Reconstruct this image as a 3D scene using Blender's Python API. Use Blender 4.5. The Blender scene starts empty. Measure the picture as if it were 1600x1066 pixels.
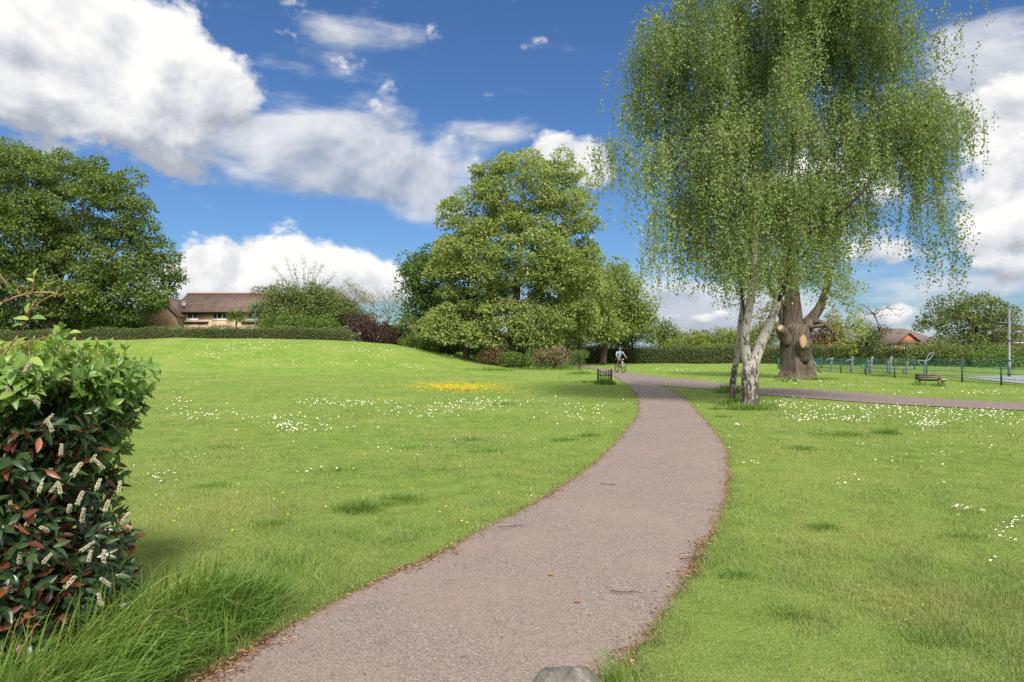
GRASS_N, LONG_N, LITTER_N = 700000, 4300, 420000
BIRCH_PER, MAPLE_N, OAK_N = 30, 290, 420
import bpy, math, random
import numpy as np
from mathutils import Vector, Matrix

SEED = 11
rng = np.random.default_rng(SEED)
random.seed(SEED)
SC = bpy.context.scene
COL = SC.collection

# ---------------------------------------------------------------- survey constants
F, CX, HY, EYE = 1066.7, 800.0, 545.0, 1.7     # a 24 mm view measured in 1600 px, horizon row, eye height
FE = F * EYE

def W(px, py, d):
    """point seen at (px, py) that stands d metres away"""
    return np.array([(px - CX) / F * d, d, EYE + (HY - py) / F * d])

def sstep(t):
    t = np.clip(t, 0, 1)
    return t * t * (3 - 2 * t)

MX = np.array([-120, -60, -45, -34, -27, -22, -15, -11.5, -8.5, -5.5, -3.2, 0.5])
MZ = np.array([2.2, 2.3, 2.4, 2.5, 2.6, 2.62, 2.4, 2.1, 1.7, 1.1, 0.55, 0.0])

def height(x, y):
    """terrain height: a lawn with a long grass mound on one side"""
    x = np.asarray(x, float); y = np.asarray(y, float)
    h = np.interp(x, MX, MZ) * sstep((y - 43) / 21.0)
    h = h + 0.18 * np.exp(-((x + 31) / 4.0) ** 2) * sstep((y - 50) / 12.0)
    lump = (np.sin(x * .9 + y * .37) + np.sin(x * .41 - y * .63 + 1.3) + np.sin(x * .23 + y * .21 + 4)) * .018
    return h + lump * sstep((y - 1) / 4.0)

def gp(px, py):
    """flat lawn point seen at (px, py)"""
    d = FE / (py - HY)
    for _ in range(8):
        x = (px - CX) / F * d
        z = float(height(x, d))
        d = (EYE - z) * F / (py - HY)
    return np.array([(px - CX) / F * d, d, float(height((px - CX) / F * d, d))])

# ---------------------------------------------------------------- path outline (survey rows)
LY = np.array([588, 590, 596, 606, 614, 622, 640, 650, 660, 672, 685, 700, 715, 730, 745, 778, 805, 835, 868, 900, 930, 975, 1020, 1066, 1120, 1200, 1400])
LXp = np.array([958, 962, 970, 985, 992, 996, 998, 996, 990, 980, 970, 957, 940, 921, 900, 850, 800, 740, 680, 600, 540, 450, 375, 300, 215, 90, -220])
RY = np.array([588, 596, 604, 610, 618, 626, 637, 648, 660, 672, 685, 697, 710, 725, 740, 760, 780, 802, 825, 860, 925, 985, 1030, 1066, 1120, 1200, 1400])
RXp = np.array([995, 1015, 1035, 1049, 1062, 1072, 1085, 1095, 1105, 1114, 1122, 1130, 1136, 1139, 1140, 1138, 1135, 1126, 1115, 1095, 1060, 1020, 985, 955, 915, 860, 720])
TX = np.array([860, 925, 945, 965, 1000, 1050, 1110, 1190, 1300, 1400, 1500, 1600, 1750, 1950])
TY = np.array([568.5, 572.5, 576.5, 580, 585, 591, 597, 606.5, 612, 619, 625, 630, 637, 646])
BY = np.array([571, 576.5, 583, 592, 600, 604, 608, 617, 624, 631, 637.5, 643, 651, 661])

def on_path(x, y, m=0.0):
    """True where (x, y) lies on the tarmac, grown by m metres"""
    x = np.asarray(x, float); y = np.asarray(y, float)
    d = np.maximum(y, .5)
    py = HY + FE / d
    px = CX + F * x / d
    mp = m * F / d
    wob = (np.sin(y * 5.1) + np.sin(y * 2.3 + 1) + np.sin(y * 11.0 + x * 9) + np.sin(y * 19 - x * 6)) * .017 * F / d
    a = (px > np.interp(py, LY, LXp) - mp + wob) & (px < np.interp(py, RY, RXp) + mp + wob) & (py > 590)
    mv = m * FE / d ** 2
    b = (py > np.interp(px, TX, TY) - mv) & (py < np.interp(px, TX, BY) + mv) & (px > 860)
    return a | b

# ---------------------------------------------------------------- mesh helper
class MB:
    def __init__(s):
        s.V = []; s.F = []; s.T = []; s.n = 0
    def add(s, V, faces, mi=0, tint=0.5):
        V = np.asarray(V, float).reshape(-1, 3)
        t = np.full(len(V), tint, float) if np.isscalar(tint) else np.asarray(tint, float)
        for f in (faces if isinstance(faces, (list, tuple)) else [faces]):
            f = np.asarray(f, int)
            if f.size:
                s.F.append((f + s.n, mi))
        s.V.append(V); s.T.append(t); s.n += len(V)
    def build(s, name, mats, parent=None, org=None, smooth=False):
        V = np.concatenate(s.V)
        if org is not None:
            V = V - np.asarray(org, float)
        me = bpy.data.meshes.new(name)
        me.vertices.add(len(V))
        me.vertices.foreach_set('co', V.astype(np.float32).ravel())
        loops = np.concatenate([f.ravel() for f, _ in s.F]).astype(np.int32)
        sizes = np.concatenate([np.full(len(f), f.shape[1]) for f, _ in s.F])
        mi = np.concatenate([np.full(len(f), m) for f, m in s.F]).astype(np.int32)
        starts = np.concatenate([[0], np.cumsum(sizes)[:-1]]).astype(np.int32)
        me.loops.add(len(loops)); me.loops.foreach_set('vertex_index', loops)
        me.polygons.add(len(sizes)); me.polygons.foreach_set('loop_start', starts)
        me.polygons.foreach_set('material_index', mi)
        if smooth:
            me.polygons.foreach_set('use_smooth', np.ones(len(sizes), bool))
        me.update(calc_edges=True)
        at = me.attributes.new('tint', 'FLOAT', 'POINT')
        at.data.foreach_set('value', np.concatenate(s.T).astype(np.float32))
        for m in (mats if isinstance(mats, (list, tuple)) else [mats]):
            me.materials.append(m)
        o = bpy.data.objects.new(name, me)
        COL.objects.link(o)
        if parent is not None:
            o.parent = parent
        elif org is not None:
            o.location = tuple(org)
        return o

def thing(name, label, cat, loc, group=None, rotz=0):
    o = bpy.data.objects.new(name, None)
    COL.objects.link(o)
    o.location = tuple(loc); o.rotation_euler = (0, 0, rotz)
    o.empty_display_size = .2
    return tag(o, label, cat, group)

def tag(o, label, cat=None, group=None, kind=None):
    o['label'] = label
    if cat: o['category'] = cat
    if group: o['group'] = group
    if kind: o['kind'] = kind
    return o

BOXF = np.array([[0, 2, 3, 1], [4, 5, 7, 6], [0, 1, 5, 4], [2, 6, 7, 3], [0, 4, 6, 2], [1, 3, 7, 5]])
def box(mb, lo, hi, mi=0, rz=0, piv=(0, 0, 0), tint=.5):
    lo = np.array(lo, float); hi = np.array(hi, float)
    V = np.array([[(lo, hi)[i][0], (lo, hi)[j][1], (lo, hi)[k][2]] for i in (0, 1) for j in (0, 1) for k in (0, 1)])
    if rz:
        c, s_ = math.cos(rz), math.sin(rz); p = np.array(piv, float); q = V - p
        V = np.stack([q[:, 0] * c - q[:, 1] * s_, q[:, 0] * s_ + q[:, 1] * c, q[:, 2]], 1) + p
    mb.add(V, BOXF, mi, tint)

def unit(v):
    v = np.asarray(v, float)
    return v / np.maximum(np.linalg.norm(v, axis=-1, keepdims=True), 1e-9)

def bar(mb, a, b, w, h, mi=0, tint=.5, up=(0, 0, 1)):
    a = np.array(a, float); b = np.array(b, float)
    t = unit(b - a); s_ = unit(np.cross(t, up)); u = np.cross(s_, t)
    V = np.array([p + s_ * i * w / 2 + u * k * h / 2 for p in (a, b) for i in (-1, 1) for k in (-1, 1)])
    mb.add(V, BOXF[:, ::-1], mi, tint)

def tube(mb, pts, rad, n=8, mi=0, tint=.5, cap=True, wob=0, flute=None):
    P = np.asarray(pts, float); m = len(P)
    R = np.full(m, rad, float) if np.isscalar(rad) else np.asarray(rad, float)
    T = np.zeros_like(P); T[1:-1] = P[2:] - P[:-2]; T[0] = P[1] - P[0]; T[-1] = P[-1] - P[-2]
    T = unit(T)
    u = np.cross(T[0], [0.13, 0.2, 1.0] if abs(T[0][2]) < .9 else [1, .1, 0]); u = unit(u)
    ang = np.arange(n) / n * 2 * math.pi
    V = np.zeros((m, n, 3))
    for i in range(m):
        u = unit(u - T[i] * np.dot(u, T[i])); v = np.cross(T[i], u)
        r = np.full(n, R[i])
        if flute is not None:
            r = r * (1 + flute(ang, i / (m - 1)))
        if wob:
            r = r * (1 + rng.normal(0, wob, n))
        V[i] = P[i] + np.outer(np.cos(ang) * r, u) + np.outer(np.sin(ang) * r, v)
    i, j = np.meshgrid(np.arange(m - 1), np.arange(n), indexing='ij')
    a = (i * n + j).ravel(); b = (i * n + (j + 1) % n).ravel()
    fs = [np.stack([a, b, b + n, a + n], 1)]
    if cap:
        fs.append(np.array([np.arange(n)[::-1], (m - 1) * n + np.arange(n)]))
    mb.add(V.reshape(-1, 3), fs, mi, tint)

def ball(mb, c, r, mi=0, tint=.5, nu=10, nv=7, noise=0):
    r = np.array([r] * 3 if np.isscalar(r) else r, float)
    th = np.linspace(0.02, math.pi - .02, nv); ph = np.arange(nu) / nu * 2 * math.pi
    V = np.array([[math.sin(t) * math.cos(p), math.sin(t) * math.sin(p), math.cos(t)] for t in th for p in ph])
    if noise: V = V * (1 + rng.normal(0, noise, (len(V), 1)))
    i, j = np.meshgrid(np.arange(nv - 1), np.arange(nu), indexing='ij')
    a = (i * nu + j).ravel(); b = (i * nu + (j + 1) % nu).ravel()
    mb.add(V * r + np.array(c, float), [np.stack([a, a + nu, b + nu, b], 1), np.array([np.arange(nu), ((nv - 1) * nu + np.arange(nu))[::-1]])], mi, tint)

def torus(mb, c, ax, R, r, n=28, k=6, mi=0):
    ax = unit(ax); u = unit(np.cross(ax, [0.2, .1, 1] if abs(ax[2]) < .9 else [1, 0, 0])); v = np.cross(ax, u)
    a = np.arange(n) / n * 2 * math.pi; b = np.arange(k) / k * 2 * math.pi
    V = np.array([np.array(c) + (u * math.cos(x) + v * math.sin(x)) * (R + r * math.cos(y)) + ax * r * math.sin(y) for x in a for y in b])
    i, j = np.meshgrid(np.arange(n), np.arange(k), indexing='ij')
    q = lambda i, j: ((i % n) * k + (j % k)).ravel()
    mb.add(V, np.stack([q(i, j), q(i + 1, j), q(i + 1, j + 1), q(i, j + 1)], 1), mi)

def spline(pts, n):
    """Catmull-Rom through pts, n samples"""
    P = np.asarray(pts, float)
    P = np.vstack([2 * P[0] - P[1], P, 2 * P[-1] - P[-2]])
    t = np.linspace(0, len(P) - 3 - 1e-6, n); i = t.astype(int); f = (t - i)[:, None]
    a, b, c, d = P[i], P[i + 1], P[i + 2], P[i + 3]
    return .5 * (2 * b + (c - a) * f + (2 * a - 5 * b + 4 * c - d) * f ** 2 + (3 * b - a - 3 * c + d) * f ** 3)

# ---------------------------------------------------------------- materials
def new_mat(name):
    m = bpy.data.materials.new(name); m.use_nodes = True
    m.node_tree.nodes.clear()
    return m, m.node_tree

class NT:
    """tiny node writer"""
    def __init__(s, t): s.t = t
    def n(s, kind, **kw):
        x = s.t.nodes.new(kind)
        for k, v in kw.items(): setattr(x, k, v)
        return x
    def put(s, sock, v):
        if isinstance(v, bpy.types.NodeSocket): s.t.links.new(v, sock)
        elif v is not None: sock.default_value = v
    def m(s, op, a, b=None, c=None, clamp=False):
        x = s.n('ShaderNodeMath', operation=op, use_clamp=clamp)
        for i, v in enumerate((a, b, c)):
            if v is not None: s.put(x.inputs[i], v)
        return x.outputs[0]
    def mix(s, f, a, b, mode='MIX'):
        x = s.n('ShaderNodeMix', data_type='RGBA', blend_type=mode)
        s.put(x.inputs[0], f)
        s.put(x.inputs[6], a if not isinstance(a, tuple) else (*a[:3], 1)); s.put(x.inputs[7], b if not isinstance(b, tuple) else (*b[:3], 1))
        return x.outputs[2]
    def ss(s, v, lo, hi, a=0., b=1.):
        x = s.n('ShaderNodeMapRange', interpolation_type='SMOOTHSTEP')
        s.put(x.inputs[0], v); x.inputs[1].default_value = lo; x.inputs[2].default_value = hi
        x.inputs[3].default_value = a; x.inputs[4].default_value = b
        return x.outputs[0]
    def noise(s, vec, scale, detail=4, rough=.55, out='Fac', dist=0):
        x = s.n('ShaderNodeTexNoise'); s.put(x.inputs['Vector'], vec)
        x.inputs['Scale'].default_value = scale; x.inputs['Detail'].default_value = detail
        x.inputs['Roughness'].default_value = rough; x.inputs['Distortion'].default_value = dist
        return x.outputs[out]
    def scale(s, vec, v):
        x = s.n('ShaderNodeVectorMath', operation='MULTIPLY'); s.put(x.inputs[0], vec); x.inputs[1].default_value = v
        return x.outputs[0]
    def pos(s): return s.n('ShaderNodeNewGeometry').outputs['Position']
    def obj(s): return s.n('ShaderNodeTexCoord').outputs['Object']
    def tint(s):
        return s.n('ShaderNodeAttribute', attribute_name='tint').outputs['Fac']
    def ramp(s, f, stops):
        x = s.n('ShaderNodeValToRGB'); s.put(x.inputs[0], f); e = x.color_ramp.elements
        while len(e) < len(stops): e.new(.5)
        for k, (p, c) in zip(e, stops): k.position = p; k.color = (*c, 1)
        return x.outputs[0]
    def bump(s, h, st=.3, dist=.02):
        x = s.n('ShaderNodeBump'); s.put(x.inputs['Height'], h); x.inputs['Strength'].default_value = st; x.inputs['Distance'].default_value = dist
        return x.outputs[0]
    def pbr(s, col, rough=.7, spec=.3, nor=None, metal=0):
        x = s.n('ShaderNodeBsdfPrincipled')
        s.put(x.inputs['Base Color'], col if not isinstance(col, tuple) else (*col, 1)); s.put(x.inputs['Roughness'], rough)
        x.inputs['Specular IOR Level'].default_value = spec; x.inputs['Metallic'].default_value = metal
        if nor is not None: s.put(x.inputs['Normal'], nor)
        return x.outputs[0]
    def out(s, sh):
        o = s.n('ShaderNodeOutputMaterial'); s.t.links.new(sh, o.inputs[0])

def mat_leaf(name, stops, trans=.35, rough=.55, spec=.25, big=0.0, bigcol=(.2, .2, .04), bigscale=.4, tcol=1.2):
    """leaves / blades: colour by each leaf's own age value, some light passes through"""
    m, t = new_mat(name); s = NT(t)
    c = s.ramp(s.tint(), stops)
    if big:
        f = s.ss(s.noise(s.pos(), bigscale, 3), .42, .68, 0, big)
        c = s.mix(f, c, bigcol)
        f2 = s.m('MULTIPLY', s.ss(s.noise(s.pos(), bigscale * 5, 4, .65), .52, .72, 0, .36), s.ss(s.noise(s.pos(), bigscale * .35, 2), .4, .6))
        c = s.mix(f2, c, (.40, .36, .17))
    p = s.pbr(c, rough, spec)
    tr = s.n('ShaderNodeBsdfTranslucent')
    c2 = s.mix(1.0, c, (tcol, tcol, tcol * .55), 'MULTIPLY')
    s.put(tr.inputs[0], c2)
    mx = s.n('ShaderNodeMixShader'); mx.inputs[0].default_value = trans
    t.links.new(p, mx.inputs[1]); t.links.new(tr.outputs[0], mx.inputs[2])
    s.out(mx.outputs[0])
    return m

def mat_plain(name, col, rough=.6, spec=.3, metal=0, var=.15, scale=8, bump=0):
    m, t = new_mat(name); s = NT(t)
    n = s.noise(s.obj(), scale, 4)
    c = s.mix(n, tuple(x * (1 - var) for x in col), tuple(min(1, x * (1 + var)) for x in col))
    s.out(s.pbr(c, rough, spec, s.bump(n, .4, bump) if bump else None, metal))
    return m

def mat_bark(name, c1, c2, stretch=(6, 6, 1.2), sc=2.0, bump=.06):
    m, t = new_mat(name); s = NT(t)
    v = s.scale(s.obj(), stretch)
    n = s.noise(v, sc, 6, .65)
    n2 = s.noise(s.obj(), 1.5, 3)
    c = s.mix(s.ss(n, .35, .65), c1, c2)
    c = s.mix(s.ss(n2, .5, .75, 0, .5), c, tuple(x * .75 for x in c1[:2]) + (c1[2] * .6,))
    s.out(s.pbr(c, .9, .15, s.bump(n, .8, bump)))
    return m

# ---------------------------------------------------------------- leaves
def leaf_quads(mb, P, T, N, L, Wd, tint, mi=0, fold=.18):
    """diamond leaves folded along the midrib"""
    n = len(P); T = unit(T); S = unit(np.cross(T, N)); N = np.cross(S, T)
    L = np.broadcast_to(L, n)[:, None]; Wd = np.broadcast_to(Wd, n)[:, None]
    mid = P + T * L * .45
    V = np.stack([P, mid + S * Wd * .5 + N * Wd * fold, P + T * L, mid - S * Wd * .5 + N * Wd * fold], 1)
    mb.add(V.reshape(-1, 3), np.arange(4 * n).reshape(n, 4), mi, np.repeat(np.broadcast_to(tint, n), 4))

def leaf_big(mb, P, T, N, L, Wd, tint, mi=0, fold=.2, curl=.25):
    """close-up leaf: five stations along a curved midrib, two folded halves"""
    n = len(P); T = unit(T); S = unit(np.cross(T, N)); N = np.cross(S, T)
    L = np.broadcast_to(L, n); Wd = np.broadcast_to(Wd, n); curl = np.broadcast_to(curl, n)
    st = np.array([0, .12, .35, .62, .85, 1.0]); wp = np.array([.06, .5, 1.0, .85, .42, 0])
    V = np.zeros((n, 16, 3)); k = 0
    for q, (a, w) in enumerate(zip(st, wp)):
        c = P + T * (L * a)[:, None] - N * (curl * L * a * a)[:, None]
        V[:, k] = c; k += 1
        if q < 5:
            V[:, k] = c + S * (Wd * w / 2)[:, None] + N * (Wd * w * fold)[:, None]; k += 1
            V[:, k] = c - S * (Wd * w / 2)[:, None] + N * (Wd * w * fold)[:, None]; k += 1
    qs = []
    for q in range(4):
        a = q * 3; qs += [[a, a + 1, a + 4, a + 3], [a, a + 3, a + 5, a + 2]]
    ts = [[12, 13, 15], [12, 15, 14]]
    base = (np.arange(n) * 16)[:, None, None]
    mb.add(V.reshape(-1, 3), [(base + np.array(qs)[None]).reshape(-1, 4), (base + np.array(ts)[None]).reshape(-1, 3)], mi, np.repeat(np.broadcast_to(tint, n), 16))

def rdir(n, zb=0):
    v = rng.normal(0, 1, (n, 3)); v = unit(v)
    v[:, 2] += zb
    return unit(v)

def clump_leaves(mb, C, R, per, L, mi=0, flat=.62, tint0=.5, tvar=.22, cvar=.16, wr=.72, shell=(.45, 1.0), droop=.25):
    """leafy sprays: each clump is an uneven dome of small leaves"""
    C = np.asarray(C, float); R = np.broadcast_to(R, len(C))
    k = rng.poisson(per * np.clip(R / R.mean(), .5, 1.8))
    ci = np.repeat(np.arange(len(C)), k); n = len(ci)
    d = rdir(n, .25)
    ax = rng.uniform(.65, 1.3, (len(C), 3)); ax[:, 2] *= flat
    rad = rng.uniform(shell[0], shell[1], n) ** .7
    off = d * ax[ci] * (R[ci] * rad)[:, None]
    off[:, 2] -= droop * (off[:, 0] ** 2 + off[:, 1] ** 2) / np.maximum(R[ci], .1)
    P = C[ci] + off + rng.normal(0, .06, (n, 3)) * R[ci][:, None]
    N = unit(d * .6 + np.array([0, 0, .75]) + rng.normal(0, .45, (n, 3)))
    T = d + rng.normal(0, .8, (n, 3)) + np.array([0, 0, -.35])
    ct = rng.normal(0, cvar, len(C))
    tint = np.clip(tint0 + ct[ci] + rng.normal(0, tvar, n), 0, 1)
    ln = L * rng.uniform(.65, 1.3, n)
    leaf_quads(mb, P, T, N, ln, ln * wr, tint, mi)

# ---------------------------------------------------------------- tree skeleton
class Skel:
    def __init__(s): s.p = []; s.par = []; s.fix = []; s.dir = []
    def chain(s, pts, rad, start=-1):
        last = start; ids = []
        for i, (q, r) in enumerate(zip(pts, rad)):
            d = unit(np.asarray(pts[min(i + 1, len(pts) - 1)]) - np.asarray(pts[max(i - 1, 0)]))
            s.p.append(np.array(q, float)); s.par.append(last); s.fix.append(r); s.dir.append(d)
            last = len(s.p) - 1; ids.append(last)
        return ids
    def reach(s, targets, axis, seg=.6, minz=-1e9, rise=.35, jit=.06, zpen=1.2, skip=0):
        T = np.asarray(targets, float)
        order = np.argsort(np.linalg.norm(T[:, :2] - np.asarray(axis)[:2], axis=1) + .3 * np.abs(T[:, 2] - T[:, 2].mean()))
        ends = []
        for t in T[order]:
            P = np.array(s.p)
            v = t - P; dist = np.linalg.norm(v, axis=1)
            hor = np.linalg.norm(v[:, :2], axis=1)
            cost = dist + zpen * np.maximum(0, P[:, 2] - (t[2] - .45 * hor)) + 50 * (P[:, 2] < minz)
            D = np.array(s.dir); cost = cost * (1.25 - .25 * np.sum(D * unit(v), 1))
            cost[:skip] += 50
            k = int(np.argmin(cost)); L = dist[k]; n = max(1, int(L / seg))
            a = s.p[k]; c1 = a + s.dir[k] * L * .25 + np.array([0, 0, rise * L * .35]) + unit(v[k]) * L * .2
            f = np.linspace(0, 1, n + 1)[1:, None]
            pts = (1 - f) ** 2 * a + 2 * f * (1 - f) * c1 + f ** 2 * t
            pts[:-1] += rng.normal(0, jit * min(L, 2), (n, 3))[:-1]
            ids = s.chain(pts, [0] * n, k); ends.append(ids[-1])
        return ends
    def radii(s, tip=.012, pw=.48):
        n = len(s.p); cnt = np.zeros(n); has = np.zeros(n, bool)
        for i in range(n):
            if s.par[i] >= 0: has[s.par[i]] = True
        cnt[~has] = 1
        for i in range(n - 1, -1, -1):
            if s.par[i] >= 0: cnt[s.par[i]] += cnt[i]
        r = tip * np.maximum(cnt, 1) ** pw
        for i in range(n):
            if s.fix[i] > 0: r[i] = s.fix[i]
            elif s.par[i] >= 0: r[i] = min(r[i], r[s.par[i]] * .85)
        return r
    def mesh(s, mb, r, mi=0, sides=6, minr=0.0):
        n = len(s.p); kids = [[] for _ in range(n)]
        for i in range(n):
            if s.par[i] >= 0: kids[s.par[i]].append(i)
        main = [max(k, key=lambda j: (s.fix[j] > 0, r[j])) if k else -1 for k in kids]
        for i in range(n):
            if s.par[i] >= 0 and main[s.par[i]] == i: continue
            ch = [] if s.par[i] < 0 else [s.par[i]]
            rr = [] if s.par[i] < 0 else [min(r[i] * 1.15, r[s.par[i]])]
            j = i
            while j >= 0:
                ch.append(j); rr.append(r[j]); j = main[j]
            if len(ch) < 2 or max(rr) < minr: continue
            tube(mb, [s.p[q] for q in ch], rr, sides if max(rr) > .05 else 4, mi, tint=float(np.clip((.105 - max(rr)) / .03, 0, 1)), cap=True)

def crown_points(lobes, d, n, gap, shell=.55, dd=1.0, zmin=None, tries=60):
    """spray centres spread through the outer part of a crown given as lobes (px, py, rx, ry[, ddepth])"""
    sc = d / F; L = []
    for l in lobes:
        c = W(l[0], l[1], d); c[1] += (l[4] if len(l) > 4 else 0)
        rx, rz = l[2] * sc, l[3] * sc
        L.append((c, np.array([rx, dd * (rx * .6 + rz * .4), rz])))
    vol = np.array([q[1].prod() ** .8 for q in L]); vol /= vol.sum()
    pts = np.zeros((0, 3)); out = []
    for _ in range(n * tries):
        k = rng.choice(len(L), p=vol); c, r = L[k]
        v = rdir(1)[0] * rng.uniform(shell, 1.0)
        if v[2] < -.55 * rng.random() - .3: continue
        p = c + v * r
        if zmin is not None and p[2] < zmin: continue
        deep = any((((p - c2) / r2) ** 2).sum() < shell ** 2 * .8 for c2, r2 in L)
        if deep and rng.random() < .8: continue
        if len(out):
            if np.min(np.linalg.norm(pts[:len(out)] - p, axis=1)) < gap: continue
        out.append(p); pts = np.array(out)
        if len(out) >= n: break
    return np.array(out)

def broadleaf(name, label, cat, base, trunk, rad, lobes, d, n, gap, clump, per, leaf, mleaf, mbark, group=None, seg=.9, tip=.02,
              dd=1.0, extra=None, tint0=.5, sides=8, flat=.62, shell=.55, zmin=None, cvar=.16, forks=None, wr=.72, rise=.35, sparse=None, parts=True):
    base = np.asarray(base, float)
    root = thing(name, label, cat, base, group)
    sk = Skel()
    pts = spline(trunk, max(6, len(trunk) * 4)); rr = np.interp(np.linspace(0, 1, len(pts)), np.linspace(0, 1, len(rad)), rad)
    ids = sk.chain(pts, rr)
    for fk in (forks or []):
        i0 = ids[int(fk[0] * (len(ids) - 1))]
        fp = spline([sk.p[i0]] + list(fk[1]), 8)[1:]
        sk.chain(fp, np.linspace(fk[2], fk[3], len(fp)), i0)
    tg = crown_points(lobes, d, n, gap, shell, dd, zmin)
    sk.reach(tg, pts.mean(0), seg, minz=pts[0][2] + (pts[-1][2] - pts[0][2]) * .3, rise=rise)
    if extra is not None:
        sk.reach(np.asarray(extra), pts.mean(0), seg, minz=pts[0][2] + .8, rise=rise)
    mb = MB(); r = sk.radii(tip); sk.mesh(mb, r, 0, sides)
    mb.build('trunk', mbark, root, base, smooth=True)
    mb = MB()
    C = tg if extra is None else np.vstack([tg, extra])
    clump_leaves(mb, C + rng.normal(0, clump * .12, C.shape), clump * rng.uniform(.65, 1.35, len(C)), per, leaf, 0, flat, tint0, cvar=cvar, wr=wr)
    if sparse:
        k = sparse; q = rng.integers(0, len(sk.p), k); Pq = np.array(sk.p)[q]; keep = Pq[:, 2] > base[2] + 1.2
        Pq = Pq[keep] + rng.normal(0, .12, (keep.sum(), 3)); m = len(Pq)
        leaf_quads(mb, Pq, rdir(m, -.2), rdir(m, .8), leaf * rng.uniform(.6, 1.1, m), leaf * .6, np.clip(rng.normal(tint0, .2, m), 0, 1))
    mb.build('crown', mleaf, root, base)
    return root
# ================================================================ camera, sun, sky
cam = bpy.data.cameras.new('camera'); cam.lens = 24; cam.sensor_width = 36; cam.clip_end = 3000; cam.clip_start = .05
cam.shift_y = (HY - 533) / 1600
co = bpy.data.objects.new('camera', cam); COL.objects.link(co)
co.location = (0, 0, EYE); co.rotation_euler = (math.radians(90), 0, 0)
SC.camera = co
SUN_EL, SUN_AZ = math.radians(46), math.radians(166)     # azimuth from +Y towards +X: behind the camera, over the left shoulder
sd = Vector((math.cos(SUN_EL) * math.sin(SUN_AZ), math.cos(SUN_EL) * math.cos(SUN_AZ), math.sin(SUN_EL)))
sun = bpy.data.lights.new('sun', 'SUN'); sun.energy = 1.5; sun.angle = math.radians(14); sun.color = (1, .95, .86)
so = bpy.data.objects.new('sun', sun); COL.objects.link(so)
so.rotation_euler = sd.to_track_quat('Z', 'Y').to_euler(); so.location = (-20, -20, 40)
SC.view_settings.view_transform = 'Standard'; SC.view_settings.look = 'None'; SC.view_settings.gamma = 1
SC.view_settings.exposure = 2.3
SC.cycles.use_denoising = False
SC.cycles.max_bounces = 6; SC.cycles.diffuse_bounces = 3; SC.cycles.glossy_bounces = 2; SC.cycles.transmission_bounces = 4
SC.cycles.sample_clamp_indirect = 6

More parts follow.
